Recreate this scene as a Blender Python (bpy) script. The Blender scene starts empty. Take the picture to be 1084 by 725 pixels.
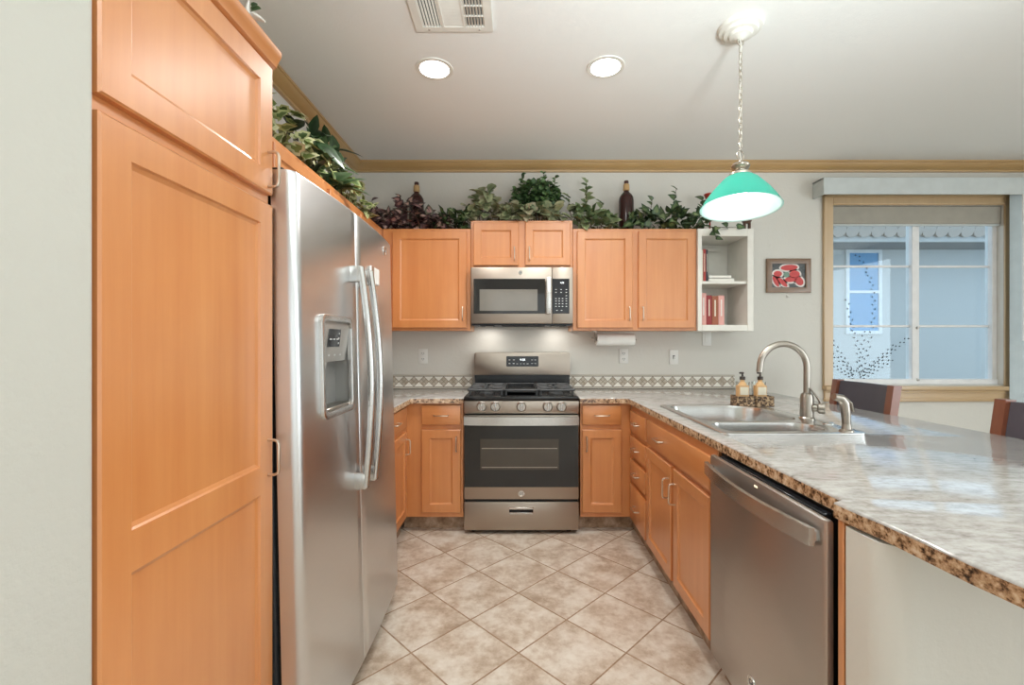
import bpy, bmesh, math, random
from mathutils import Vector, Matrix
R = random.Random(7)
SC = bpy.context.scene
COL = SC.collection
F, U0, V0, H = 478.0, 547.0, 362.0, 1.27          # focal length and principal point in pixels of 1084x725, eye height
# ------------------------------------------------------------------ camera, world, light, exposure
cd = bpy.data.cameras.new('camera'); cam = bpy.data.objects.new('camera', cd); COL.objects.link(cam)
cd.sensor_fit = 'HORIZONTAL'; cd.sensor_width = 36; cd.lens = F/1084*36
cd.shift_x = -(U0-542)/1084; cd.shift_y = (V0-362.5)/1084; cd.clip_start = .02
cam.location = (0, 0, H); cam.rotation_euler = (math.pi/2, 0, 0); SC.camera = cam
w = bpy.data.worlds.new('sky'); SC.world = w; w.use_nodes = True
bg = w.node_tree.nodes['Background']; bg.inputs[0].default_value = (.60, .78, .95, 1); bg.inputs[1].default_value = 1.6
SC.view_settings.view_transform = 'Standard'; SC.view_settings.look = 'None'
SC.view_settings.gamma = 1; SC.view_settings.use_curve_mapping = False
SC.view_settings.exposure = 0.20
def area(name, loc, rot, sx, sy, power, col):
    l = bpy.data.lights.new(name, 'AREA'); l.shape = 'RECTANGLE'; l.size = sx; l.size_y = sy; l.energy = power; l.color = col
    o = bpy.data.objects.new(name, l); COL.objects.link(o); o.location = loc; o.rotation_euler = rot
    return o
P2 = math.pi/2
# added fill lights standing in for unseen windows: one rear, one on the right
area('rear_fill', (2.2, -3.88, 1.22), (P2, 0, 0), 5.6, 2.3, 44, (.82, .93, 1))
area('right_fill', (5.28, -.6, 1.35), (P2, 0, P2), 3.2, 2.2, 84, (.82, .93, 1))
# the photographer's flash, bounced off the ceiling behind the camera
fl = bpy.data.lights.new('bounced_flash', 'SPOT'); fl.energy = 680; fl.spot_size = math.radians(88); fl.spot_blend = 1.0; fl.shadow_soft_size = .25; fl.color = (.84, .945, 1)
flo = bpy.data.objects.new('bounced_flash', fl); COL.objects.link(flo); flo.location = (.8, -.8, 1.35); flo.rotation_euler = (math.pi-.64, 0, 0)

# ------------------------------------------------------------------ helpers
def srgb(r, g, b):
    def f(c):
        c /= 255
        return c/12.92 if c <= .04045 else ((c+.055)/1.055)**2.4
    return (f(r), f(g), f(b), 1)

class NT:
    def __init__(s, name):
        s.m = bpy.data.materials.new(name); s.m.use_nodes = True; s.t = s.m.node_tree; s.n = s.t.nodes
        s.p = s.n['Principled BSDF']
    def add(s, typ, **kw):
        n = s.n.new(typ)
        for k, v in kw.items(): setattr(n, k, v)
        return n
    def lk(s, a, b): s.t.links.new(a, b)
    def math(s, op, a, b=None, c=None):
        n = s.add('ShaderNodeMath', operation=op)
        for i, x in enumerate((a, b, c)):
            if x is None: continue
            if hasattr(x, 'links'): s.lk(x, n.inputs[i])
            else: n.inputs[i].default_value = x
        return n.outputs[0]
    def coord(s, scale=(1, 1, 1), rot=(0, 0, 0), kind='Object'):
        c = s.add('ShaderNodeTexCoord'); m = s.add('ShaderNodeMapping')
        s.lk(c.outputs[kind], m.inputs[0]); m.inputs['Scale'].default_value = scale; m.inputs['Rotation'].default_value = rot
        return m.outputs[0]
    def noise(s, vec, scale, detail=4, rough=.55):
        n = s.add('ShaderNodeTexNoise'); s.lk(vec, n.inputs['Vector'])
        n.inputs['Scale'].default_value = scale; n.inputs['Detail'].default_value = detail; n.inputs['Roughness'].default_value = rough
        return n.outputs['Fac']
    def ramp(s, fac, stops):
        r = s.add('ShaderNodeValToRGB'); s.lk(fac, r.inputs[0]); e = r.color_ramp.elements
        while len(e) < len(stops): e.new(.5)
        for i, (p, c) in enumerate(stops): e[i].position = p; e[i].color = c
        return r.outputs[0]
    def mix(s, fac, a, b):
        n = s.add('ShaderNodeMix', data_type='RGBA')
        for x, i in ((fac, 0), (a, 6), (b, 7)):
            if hasattr(x, 'links'): s.lk(x, n.inputs[i])
            else: n.inputs[i].default_value = x
        return n.outputs[2]
    def bump(s, h, strength=.2, dist=.002):
        b = s.add('ShaderNodeBump'); s.lk(h, b.inputs['Height']); b.inputs['Strength'].default_value = strength; b.inputs['Distance'].default_value = dist
        s.lk(b.outputs[0], s.p.inputs['Normal'])
    def set(s, **kw):
        for k, v in kw.items():
            i = s.p.inputs[k.replace('_', ' ')]
            if hasattr(v, 'links'): s.lk(v, i)
            else: i.default_value = v
        return s.m

def plain(name, col, rough=.5, metal=0, bumpscale=0, bumpstr=.1, **kw):
    t = NT(name)
    if bumpscale:
        t.bump(t.noise(t.coord(), bumpscale, 3), bumpstr)
    # slight tonal variation so that no surface is dead flat
    n = t.noise(t.coord(), 9, 2)
    lo = tuple(c*.95 for c in col[:3])+(1,); hi = tuple(min(1, c*1.05) for c in col[:3])+(1,)
    t.set(Base_Color=t.ramp(n, [(.3, lo), (.7, hi)]), Roughness=rough, Metallic=metal, **kw)
    return t.m

def wood(name, axis, a, b, rough=.34, grain=1.0):
    t = NT(name)
    sc = {'z': (26, 26, 1.3), 'y': (26, 1.3, 26), 'x': (1.3, 26, 26)}[axis]
    oi = t.add('ShaderNodeObjectInfo'); v = t.coord(sc)
    ad = t.add('ShaderNodeVectorMath', operation='ADD'); t.lk(v, ad.inputs[0])
    sm = t.add('ShaderNodeVectorMath', operation='SCALE'); t.lk(oi.outputs['Location'], sm.inputs[0]); sm.inputs[3].default_value = 3.7
    t.lk(sm.outputs[0], ad.inputs[1])
    g = t.noise(ad.outputs[0], 1.0*grain, 6, .6)
    blot = t.noise(t.coord((2.2, 2.2, 1.4)), 2.0, 3)
    f = t.math('ADD', t.math('MULTIPLY', g, .6), t.math('MULTIPLY', blot, .4))
    t.bump(g, .05, .001)
    t.set(Base_Color=t.ramp(f, [(.24, b), (.76, a)]), Roughness=rough, IOR=1.5, Coat_Weight=.7, Coat_Roughness=.30, Coat_IOR=1.7)
    return t.m

M = {}
WA, WB = srgb(219, 149, 90), srgb(198, 120, 62)
M['wood_v'] = wood('maple_vertical', 'z', WA, WB); M['wood_x'] = wood('maple_across', 'x', WA, WB); M['wood_y'] = wood('maple_deep', 'y', WA, WB)
DW_A, DW_B = srgb(150, 84, 52), srgb(118, 60, 36)
M['chairwood'] = wood('chair_wood', 'z', DW_A, DW_B, .4)
M['trimwood'] = wood('trim_wood', 'x', srgb(203, 165, 110), srgb(184, 144, 90), .42)
M['trimwood_y'] = wood('trim_wood_deep', 'y', srgb(203, 165, 110), srgb(184, 144, 90), .42)
M['casing'] = wood('casing_wood', 'z', srgb(208, 178, 136), srgb(192, 160, 118), .45)
M['framewood'] = wood('frame_wood', 'x', srgb(140, 104, 70), srgb(108, 78, 50), .5)
def wall_mat(name, c, s=60, b=.25):
    t = NT(name); v = t.coord()
    n = t.noise(v, s, 4, .6); n2 = t.noise(v, s*.35, 2)
    t.bump(t.math('ADD', n, n2), b, .004)
    t.set(Base_Color=c, Roughness=.75); return t.m
M['wall'] = wall_mat('wall_paint', srgb(222, 218, 209))
M['ceiling'] = wall_mat('ceiling_paint', srgb(243, 241, 236), 90, .15)
M['hall'] = wall_mat('wall_paint_darkened', srgb(197, 194, 184), 60, .3)  # wall paint darkened to offset the strong light on this wall
M['white'] = plain('white_paint', srgb(232, 228, 218), .45)
M['plastic'] = plain('white_plastic', srgb(238, 236, 230), .35)
M['paper'] = plain('paper', srgb(244, 242, 236), .85, 0, 200, .2)
M['vinyl'] = plain('window_vinyl', srgb(236, 234, 232), .35)
M['shade'] = plain('shade_fabric', srgb(168, 162, 150), .8, 0, 300, .2)
M['valance'] = plain('valance_vinyl', srgb(205, 210, 208), .5)
M['vane'] = plain('vane_fabric', srgb(200, 212, 216), .7, 0, 150, .3)
M['black'] = plain('black_enamel', srgb(28, 28, 29), .25)
M['iron'] = plain('cast_iron', srgb(74, 75, 76), .5, 0, 120, .15)
M['gap'] = plain('gasket_rubber', srgb(14, 14, 14), .7)
M['case'] = plain('appliance_case', srgb(62, 64, 68), .45, .3, 200, .05)
M['panelblk'] = plain('control_glass', srgb(36, 37, 40), .15)
M['mark'] = plain('printed_marks', srgb(205, 206, 205), .5)
M['leather'] = plain('dark_leather', srgb(84, 78, 86), .42, 0, 130, .25)
M['cloth_red'] = plain('book_red', srgb(176, 66, 58), .6); M['book_pink'] = plain('book_pink', srgb(226, 168, 158), .6)
M['book_brown'] = plain('book_brown', srgb(158, 92, 66), .6); M['book_maroon'] = plain('book_maroon', srgb(150, 54, 54), .6)
M['book_dark'] = plain('book_dark', srgb(60, 66, 74), .6); M['book_cream'] = plain('book_cream', srgb(228, 218, 196), .6)
M['book_white'] = plain('book_white', srgb(236, 232, 222), .6); M['pages'] = plain('book_pages', srgb(238, 230, 210), .8, 0, 300, .3)
M['cork'] = plain('cork', srgb(196, 160, 112), .8, 0, 150, .3); M['wax'] = plain('dark_wax', srgb(70, 40, 34), .4)
M['label'] = plain('amber_label', srgb(214, 172, 122), .6)
M['dark_plastic'] = plain('brown_plastic', srgb(60, 50, 44), .4)
M['wicker'] = None
M['red'] = plain('red_lacquer', srgb(178, 62, 48), .35)
M['ceramic'] = plain('white_ceramic', srgb(232, 230, 222), .3)
M['soil'] = plain('vine_stem', srgb(84, 66, 44), .8)
M['darkwood'] = plain('dark_wood', srgb(92, 66, 50), .5)

def steel(name, col, rough, axis='x', metal=1.0, aniso=.5):
    t = NT(name); sc = {'x': (2, 300, 300), 'y': (300, 2, 300), 'z': (300, 300, 2)}[axis]
    n = t.noise(t.coord(sc), 1, 3)
    t.set(Base_Color=col, Metallic=metal, Roughness=t.math('MULTIPLY_ADD', n, .12, rough-.06))
    t.bump(n, .03, .0005)
    return t.m
M['steel'] = steel('brushed_steel', srgb(188, 182, 175), .33, 'x')
M['steel_fridge'] = steel('fridge_steel', srgb(214, 214, 214), .32, 'y')
M['slate'] = steel('dishwasher_slate', srgb(188, 182, 176), .38, 'y')
M['slate_range'] = steel('range_slate', srgb(176, 164, 152), .36, 'x')
M['chrome'] = plain('bright_metal', srgb(214, 212, 208), .16, 1)
M['nickel'] = plain('brushed_nickel', srgb(176, 168, 158), .28, 1)
M['pull'] = plain('satin_pull', srgb(214, 200, 184), .3, 1)
M['sinksteel'] = plain('sink_steel', srgb(205, 205, 203), .24, 1)
M['handle'] = plain('handle_steel', srgb(205, 203, 200), .27, 1)
M['chain'] = plain('antique_silver', srgb(190, 182, 168), .3, 1)
M['ovenglass'] = plain('oven_glass', srgb(40, 39, 38), .06, 0, IOR=1.5)
M['ovenwin'] = plain('oven_window', srgb(74, 68, 60), .07, 0)
M['micwin'] = plain('microwave_window', srgb(128, 124, 116), .08, 0)  # grey mesh screen, with the reflected room also put into the colour

def glass(name, col, rough=.0, alpha_tint=True):
    t = NT(name); t.set(Base_Color=col, Roughness=rough, Transmission_Weight=1.0, IOR=1.45); return t.m
M['bottle_dark'] = plain('dark_wine', srgb(58, 28, 24), .12); M['bottle_clear'] = glass('clear_glass', (.93, .95, .93, 1), .03)
M['amber'] = glass('amber_glass', srgb(232, 180, 110), .05)
def pane(name):                      # thin pane: mostly see-through, mirror-like by Fresnel
    t = NT(name); o = t.n['Material Output']
    g = t.add('ShaderNodeBsdfGlossy'); g.inputs['Roughness'].default_value = .02
    tr = t.add('ShaderNodeBsdfTransparent'); tr.inputs[0].default_value = (.90, .95, .97, 1)
    lw = t.add('ShaderNodeLayerWeight'); fac = t.math('MULTIPLY_ADD', t.math('POWER', lw.outputs['Facing'], 5.0), .96, .04)
    mx = t.add('ShaderNodeMixShader'); t.lk(fac, mx.inputs[0]); t.lk(tr.outputs[0], mx.inputs[1]); t.lk(g.outputs[0], mx.inputs[2])
    t.lk(mx.outputs[0], o.inputs[0]); return t.m
M['pane'] = pane('window_pane')
def emit(name, col, s):
    t = NT(name); t.set(Base_Color=(.8, .8, .8, 1), Emission_Color=col, Emission_Strength=s); return t.m
M['lens'] = emit('lit_lens', (1, .97, .92, 1), 6)
M['bulb'] = emit('lit_bulb', (1, .98, .95, 1), 4)
M['digits'] = emit('lit_digits', (.9, .97, 1, 1), 1.6)
M['led'] = emit('lit_led', (1, .75, .45, 1), 1.0)

def floor_mat():
    t = NT('diagonal_floor_tile'); ts = .3107
    v = t.coord((1/ts, 1/ts, 1), (0, 0, math.pi/4))
    sp = t.add('ShaderNodeSeparateXYZ'); t.lk(v, sp.inputs[0])
    fx = t.math('FRACT', sp.outputs[0]); fy = t.math('FRACT', sp.outputs[1])
    ex = t.math('MINIMUM', fx, t.math('SUBTRACT', 1.0, fx)); ey = t.math('MINIMUM', fy, t.math('SUBTRACT', 1.0, fy))
    e = t.math('MINIMUM', ex, ey)
    grout = t.math('LESS_THAN', e, .011)
    cx = t.math('FLOOR', sp.outputs[0]); cy = t.math('FLOOR', sp.outputs[1])
    cb = t.add('ShaderNodeCombineXYZ'); t.lk(cx, cb.inputs[0]); t.lk(cy, cb.inputs[1])
    wn = t.add('ShaderNodeTexWhiteNoise', noise_dimensions='2D'); t.lk(cb.outputs[0], wn.inputs['Vector'])
    oc = t.coord(); off = t.add('ShaderNodeVectorMath', operation='SCALE'); t.lk(wn.outputs['Color'], off.inputs[0]); off.inputs[3].default_value = 9
    ad = t.add('ShaderNodeVectorMath', operation='ADD'); t.lk(oc, ad.inputs[0]); t.lk(off.outputs[0], ad.inputs[1])
    n1 = t.noise(ad.outputs[0], 7, 8, .68); n2 = t.noise(ad.outputs[0], 30, 4, .6)
    f = t.math('ADD', t.math('MULTIPLY', n1, .75), t.math('MULTIPLY', n2, .25))
    c = t.ramp(f, [(.36, srgb(164, 142, 121)), (.46, srgb(192, 173, 154)), (.54, srgb(210, 197, 182)), (.64, srgb(222, 213, 201))])
    gr = t.ramp(t.noise(oc, 40, 2), [(.3, srgb(140, 112, 88)), (.7, srgb(168, 140, 114))])
    t.set(Base_Color=t.mix(grout, c, gr), Roughness=t.math('MULTIPLY_ADD', grout, .45, .33))
    hgt = t.math('ADD', t.math('SMOOTH_MIN', t.math('MULTIPLY', e, 30.0), 1.0, .3), t.math('MULTIPLY', n1, .12))
    t.bump(hgt, .35, .003); return t.m
M['floor'] = floor_mat()
def tilekick():
    t = NT('toe_kick_tile'); n = t.noise(t.coord(), 14, 7, .65)
    t.set(Base_Color=t.ramp(n, [(.35, srgb(120, 92, 70)), (.5, srgb(160, 132, 106)), (.65, srgb(196, 172, 148))]), Roughness=.4); return t.m
M['kick'] = tilekick()
def granite(name, stops, mottle):
    t = NT(name); v = t.coord()
    n1 = t.noise(v, 62, 5, .62); n2 = t.noise(v, 16, 4, .6); vn = t.noise(v, 150, 2, .5)
    f = t.math('ADD', t.math('MULTIPLY', n1, .62), t.math('ADD', t.math('MULTIPLY', n2, .2), t.math('MULTIPLY', vn, .18)))
    t.set(Base_Color=t.ramp(f, stops), Roughness=.17, IOR=1.55); return t.m
M['edge'] = granite('laminate_edge', [(.39, srgb(52, 40, 33)), (.44, srgb(116, 86, 62)), (.485, srgb(170, 132, 98)), (.55, srgb(202, 168, 134)), (.63, srgb(222, 198, 170))], 0)
def top_mat():
    t = NT('laminate_top_sheen'); v = t.coord((1, 2.6, 1)); v0 = t.coord()
    n1 = t.noise(v, 20, 7, .66); n2 = t.noise(v0, 5, 3); n3 = t.noise(v0, 80, 3)
    f = t.math('ADD', t.math('MULTIPLY', n1, .6), t.math('ADD', t.math('MULTIPLY', n2, .22), t.math('MULTIPLY', n3, .18)))
    t.set(Base_Color=t.ramp(f, [(.33, srgb(122, 114, 106)), (.41, srgb(158, 152, 146)), (.52, srgb(182, 178, 173)), (.62, srgb(194, 191, 187))]), Roughness=.10, IOR=1.65)  # lighter and greyer than the edge: reflected window light put into the colour
    return t.m
M['top'] = top_mat()
def splash_mat():
    t = NT('diamond_border_tile'); p = .0795
    v = t.coord((1/p, 1, 1/p)); sp = t.add('ShaderNodeSeparateXYZ'); t.lk(v, sp.inputs[0])
    x = t.math('SUBTRACT', t.math('FRACT', sp.outputs[0]), .5); z = t.math('SUBTRACT', sp.outputs[2], .68)
    ax = t.math('ABSOLUTE', x); az = t.math('ABSOLUTE', z); d = t.math('ADD', ax, az)
    inside = t.math('LESS_THAN', d, .5)
    l1 = t.math('LESS_THAN', t.math('ABSOLUTE', t.math('SUBTRACT', d, .5)), .035)
    s1 = t.math('ABSOLUTE', t.math('SUBTRACT', x, z)); s2 = t.math('ABSOLUTE', t.math('ADD', x, z))
    cross = t.math('MULTIPLY', t.math('LESS_THAN', t.math('MINIMUM', s1, s2), .035), inside)
    band = t.math('GREATER_THAN', az, .53)
    lines = t.math('MAXIMUM', t.math('MAXIMUM', l1, cross), t.math('MULTIPLY', t.math('LESS_THAN', t.math('ABSOLUTE', t.math('SUBTRACT', az, .53)), .03), 1.0))
    cell = t.add('ShaderNodeTexVoronoi'); t.lk(t.coord((1, 1, 1)), cell.inputs['Vector']); cell.inputs['Scale'].default_value = 28
    dia = t.ramp(t.noise(t.coord(), 30, 2), [(.35, srgb(176, 160, 140)), (.65, srgb(206, 196, 180))])
    c = t.mix(inside, srgb(236, 232, 222), dia)
    c = t.mix(band, c, srgb(200, 192, 178))
    c = t.mix(lines, c, srgb(134, 120, 104))
    t.set(Base_Color=c, Roughness=.3); return t.m
M['splash'] = splash_mat()
def wick():
    t = NT('woven_basket'); v = t.coord((1, 1, 1)); wv = t.noise(v, 110, 2, .5)
    t.bump(wv, .6, .003)
    t.set(Base_Color=t.ramp(wv, [(.42, srgb(60, 42, 30)), (.5, srgb(120, 92, 66)), (.6, srgb(186, 158, 124))]), Roughness=.6); return t.m
M['wicker'] = wick()
def leafm(name, cols, rough=.45):
    t = NT(name); g = t.add('ShaderNodeNewGeometry'); n = len(cols)
    r = t.ramp(g.outputs['Random Per Island'], [(i/max(1, n-1), c) for i, c in enumerate(cols)])
    t.set(Base_Color=r, Roughness=rough); return t.m
M['lf_var_in'] = leafm('leaf_variegated_centre', [srgb(70, 92, 48), srgb(104, 124, 66), srgb(128, 142, 82), srgb(82, 104, 56)])
M['lf_var_out'] = leafm('leaf_variegated_rim', [srgb(196, 198, 146), srgb(150, 160, 96), srgb(214, 212, 170), srgb(120, 138, 76)])
M['lf_dark'] = leafm('leaf_dark_green', [srgb(30, 46, 28), srgb(44, 66, 38), srgb(62, 86, 50), srgb(38, 50, 36)], .35)
M['lf_dark2'] = leafm('leaf_dark_rim', [srgb(40, 60, 36), srgb(58, 84, 50), srgb(78, 100, 62), srgb(46, 60, 42)], .35)
M['lf_pur_in'] = leafm('leaf_purple_stripe', [srgb(196, 150, 140), srgb(84, 60, 62), srgb(206, 170, 156), srgb(150, 112, 108)], .4)
M['lf_pur'] = leafm('leaf_purple', [srgb(88, 62, 66), srgb(112, 82, 82), srgb(64, 54, 52), srgb(92, 88, 70)], .4)
M['lf_grey'] = leafm('leaf_grey_green', [srgb(122, 134, 98), srgb(152, 156, 116), srgb(98, 112, 76), srgb(172, 166, 136)])
M['lf_grey2'] = leafm('leaf_grey_rim', [srgb(140, 150, 114), srgb(172, 172, 134), srgb(114, 126, 90), srgb(186, 174, 146)])
M['lf_box'] = leafm('leaf_boxwood', [srgb(44, 70, 38), srgb(66, 96, 52), srgb(98, 128, 76), srgb(54, 78, 46)])
M['lf_ivy'] = leafm('leaf_ivy_green', [srgb(64, 86, 50), srgb(100, 120, 74), srgb(132, 146, 100), srgb(74, 94, 60)])
M['lf_ivy2'] = leafm('leaf_ivy_rim', [srgb(76, 98, 62), srgb(110, 128, 86), srgb(150, 156, 116), srgb(82, 102, 68)])
def translucent(t, col, k):
    o = t.n['Material Output']; tr = t.add('ShaderNodeBsdfTranslucent'); tr.inputs[0].default_value = col
    mx = t.add('ShaderNodeMixShader'); mx.inputs[0].default_value = k
    t.lk(t.p.outputs[0], mx.inputs[1]); t.lk(tr.outputs[0], mx.inputs[2]); t.lk(mx.outputs[0], o.inputs[0]); return t.m
def shade_glass():
    t = NT('green_glass_shade')
    t.set(Base_Color=srgb(78, 204, 182), Roughness=.12, IOR=1.5)
    return translucent(t, srgb(92, 200, 180), .5)
M['shade_green'] = shade_glass()
_l = NT('white_glass_lining'); _l.set(Base_Color=srgb(236, 246, 246), Roughness=.3); M['shade_white'] = translucent(_l, srgb(236, 246, 246), .4)
def stucco(name, c, s=40):
    t = NT(name); n = t.noise(t.coord(), s, 4); t.bump(n, .4, .01); t.set(Base_Color=c, Roughness=.9); return t.m
M['stucco'] = stucco('neighbour_stucco', srgb(206, 204, 200)); M['rooftile'] = stucco('roof_tile', srgb(190, 176, 164), 12)
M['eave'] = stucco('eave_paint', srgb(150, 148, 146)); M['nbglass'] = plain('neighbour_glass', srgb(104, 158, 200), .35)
M['ground'] = stucco('yard_gravel', srgb(176, 164, 148), 60)
def picture():
    t = NT('picture_print'); n = t.noise(t.coord(), 40, 3)
    t.set(Base_Color=t.ramp(n, [(.35, srgb(48, 50, 56)), (.5, srgb(84, 88, 84)), (.65, srgb(74, 70, 76))]), Roughness=.4); return t.m
M['picture'] = picture()
M['paint_red'] = plain('print_red', srgb(206, 72, 70), .5); M['paint_white'] = plain('print_white', srgb(234, 222, 216), .5)
M['paint_green'] = plain('print_green', srgb(120, 150, 132), .5)
M['decal'] = plain('decal_dark', srgb(30, 38, 42), .6)

def wloc(o):
    v = Vector((0, 0, 0))
    while o is not None: v = v+Vector(o.location); o = o.parent
    return v
class MB:
    def __init__(s): s.bm = bmesh.new()
    def _merge(s, b2, mi=0, mat=None):
        if mat is not None: bmesh.ops.transform(b2, matrix=mat, verts=b2.verts)
        mp = {v: s.bm.verts.new(v.co) for v in b2.verts}
        for f in b2.faces:
            try: nf = s.bm.faces.new([mp[v] for v in f.verts]); nf.material_index = mi if mi is not None else f.material_index
            except ValueError: pass
        b2.free(); return s
    def box(s, x0, x1, y0, y1, z0, z1, bev=0, seg=1, mi=0, mat=None):
        b = bmesh.new(); bmesh.ops.create_cube(b, size=1)
        for v in b.verts: v.co = Vector(((x0+x1)/2+v.co.x*(x1-x0), (y0+y1)/2+v.co.y*(y1-y0), (z0+z1)/2+v.co.z*(z1-z0)))
        if bev: bmesh.ops.bevel(b, geom=list(b.edges), offset=bev, segments=seg, affect='EDGES', profile=.5)
        return s._merge(b, mi, mat)
    def lathe(s, prof, c=(0, 0, 0), n=24, mi=0, mat=None):
        b = bmesh.new(); rings = []
        for r, z in prof:
            if r < 1e-6: rings.append([b.verts.new((0, 0, z))])
            else: rings.append([b.verts.new((r*math.cos(2*math.pi*i/n), r*math.sin(2*math.pi*i/n), z)) for i in range(n)])
        for a, d in zip(rings, rings[1:]):
            for i in range(n):
                j = (i+1) % n
                q = [a[i % len(a)], a[j % len(a)], d[j % len(d)], d[i % len(d)]]
                q = list(dict.fromkeys(q))
                if len(q) > 2:
                    try: b.faces.new(q)
                    except ValueError: pass
        m = Matrix.Translation(c) @ (mat or Matrix.Identity(4))
        bmesh.ops.recalc_face_normals(b, faces=b.faces)
        return s._merge(b, mi, m)
    def tube(s, pts, r, n=8, closed=False, mi=0, flat=1.0):
        pts = [Vector(p) for p in pts]; L = len(pts); rings = []
        rs = r if isinstance(r, (list, tuple)) else [r]*L
        t0 = (pts[1]-pts[0]).normalized(); up = Vector((0, 0, 1)) if abs(t0.z) < .9 else Vector((1, 0, 0))
        nr = t0.cross(up).normalized()
        for i, p in enumerate(pts):
            if closed: t = (pts[(i+1) % L]-pts[i-1]).normalized()
            else: t = (pts[min(i+1, L-1)]-pts[max(i-1, 0)]).normalized()
            nr = (nr-t*nr.dot(t)).normalized(); bn = t.cross(nr)
            rings.append([s.bm.verts.new(p+(nr*math.cos(2*math.pi*k/n)+bn*math.sin(2*math.pi*k/n)*flat)*rs[i]) for k in range(n)])
        pr = list(zip(rings, rings[1:]))+([(rings[-1], rings[0])] if closed else [])
        for a, b in pr:
            for k in range(n):
                f = s.bm.faces.new((a[k], a[(k+1) % n], b[(k+1) % n], b[k])); f.material_index = mi
        if not closed:
            for g in (rings[0][::-1], rings[-1]): f = s.bm.faces.new(g); f.material_index = mi
        return s
    def cyl(s, p0, p1, r, n=20, mi=0, r1=None): return s.tube([p0, p1], [r, r if r1 is None else r1], n, mi=mi)
    def prism(s, poly, z0, z1, holes=(), bev=0, mi=0, side=None, mat=None):
        b = bmesh.new()
        loops = [list(poly)]+[list(h) for h in holes]; edges = []
        for lp in loops:
            vs = [b.verts.new((x, y, z1)) for x, y in lp]
            edges += [b.edges.new((vs[i], vs[(i+1) % len(vs)])) for i in range(len(vs))]
        bmesh.ops.triangle_fill(b, edges=edges, use_beauty=True)
        bmesh.ops.dissolve_limit(b, angle_limit=.001, verts=b.verts, edges=[e for e in b.edges if len(e.link_faces) == 2]) if not holes else None
        r = bmesh.ops.extrude_face_region(b, geom=list(b.faces))
        for v in [g for g in r['geom'] if isinstance(g, bmesh.types.BMVert)]: v.co.z = z0
        bmesh.ops.recalc_face_normals(b, faces=b.faces)
        if side is not None:
            for f in b.faces: f.material_index = side if abs(f.normal.z) < .5 else mi
        if bev:
            es = [e for e in b.edges if len(e.link_faces) == 2 and abs(e.verts[0].co.z-z1) < 1e-5 and abs(e.verts[1].co.z-z1) < 1e-5
                  and min(abs(f.normal.z) for f in e.link_faces) < .5]
            bmesh.ops.bevel(b, geom=es, offset=bev, segments=2, affect='EDGES', profile=.5)
        return s._merge(b, None if side is not None else mi, mat)
    def quad(s, *p, mi=0):
        f = s.bm.faces.new([s.bm.verts.new(q) for q in p]); f.material_index = mi; return s
    def xf(s, m): bmesh.ops.transform(s.bm, matrix=m, verts=s.bm.verts); return s
    def build(s, name, mats, parent=None, smooth=True, origin=None, recalc=False, angle=38):
        if recalc: bmesh.ops.recalc_face_normals(s.bm, faces=s.bm.faces)
        if parent is not None: org = wloc(parent)
        elif origin is not None: org = Vector(origin)
        else:
            c = [v.co for v in s.bm.verts]
            org = Vector(((min(v.x for v in c)+max(v.x for v in c))/2, (min(v.y for v in c)+max(v.y for v in c))/2, min(v.z for v in c)))
        for v in s.bm.verts: v.co -= org
        me = bpy.data.meshes.new(name); s.bm.to_mesh(me); s.bm.free()
        for m in (mats if isinstance(mats, (list, tuple)) else [mats]): me.materials.append(m if not isinstance(m, str) else M[m])
        if smooth:
            me.polygons.foreach_set('use_smooth', [True]*len(me.polygons)); me.set_sharp_from_angle(angle=math.radians(angle))
        o = bpy.data.objects.new(name, me); COL.objects.link(o)
        if parent is not None: o.parent = parent
        else: o.location = org
        return o
def tag(o, label, cat, group=None):
    o['label'] = label; o['category'] = cat
    if group: o['group'] = group
    return o
def thing(name, loc, label, cat, group=None):
    o = bpy.data.objects.new(name, None); COL.objects.link(o); o.location = loc; o.empty_display_size = .05
    return tag(o, label, cat, group)
def struct(o): o['kind'] = 'structure'; return o
def copy_thing(o, loc, label, rz=None):
    c = o.copy(); COL.objects.link(c); c.location = loc; c['label'] = label
    if rz is not None: c.rotation_euler = (0, 0, rz)
    for ch in o.children:
        d = ch.copy(); COL.objects.link(d); d.parent = c
        for g in ch.children: e = g.copy(); COL.objects.link(e); e.parent = d
    return c
def rrect(x0, x1, y0, y1, r, n=6):
    rr = r if isinstance(r, (list, tuple)) else [r]*4; out = []
    for (cx, cy, sx, sy, a0), q in zip(((x1, y1, -1, -1, 0), (x0, y1, 1, -1, 90), (x0, y0, 1, 1, 180), (x1, y0, -1, 1, 270)), rr):
        for i in range(n+1):
            a = math.radians(a0+90*i/n); out.append((cx+sx*q+q*math.cos(a), cy+sy*q+q*math.sin(a)))
    return out
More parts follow.
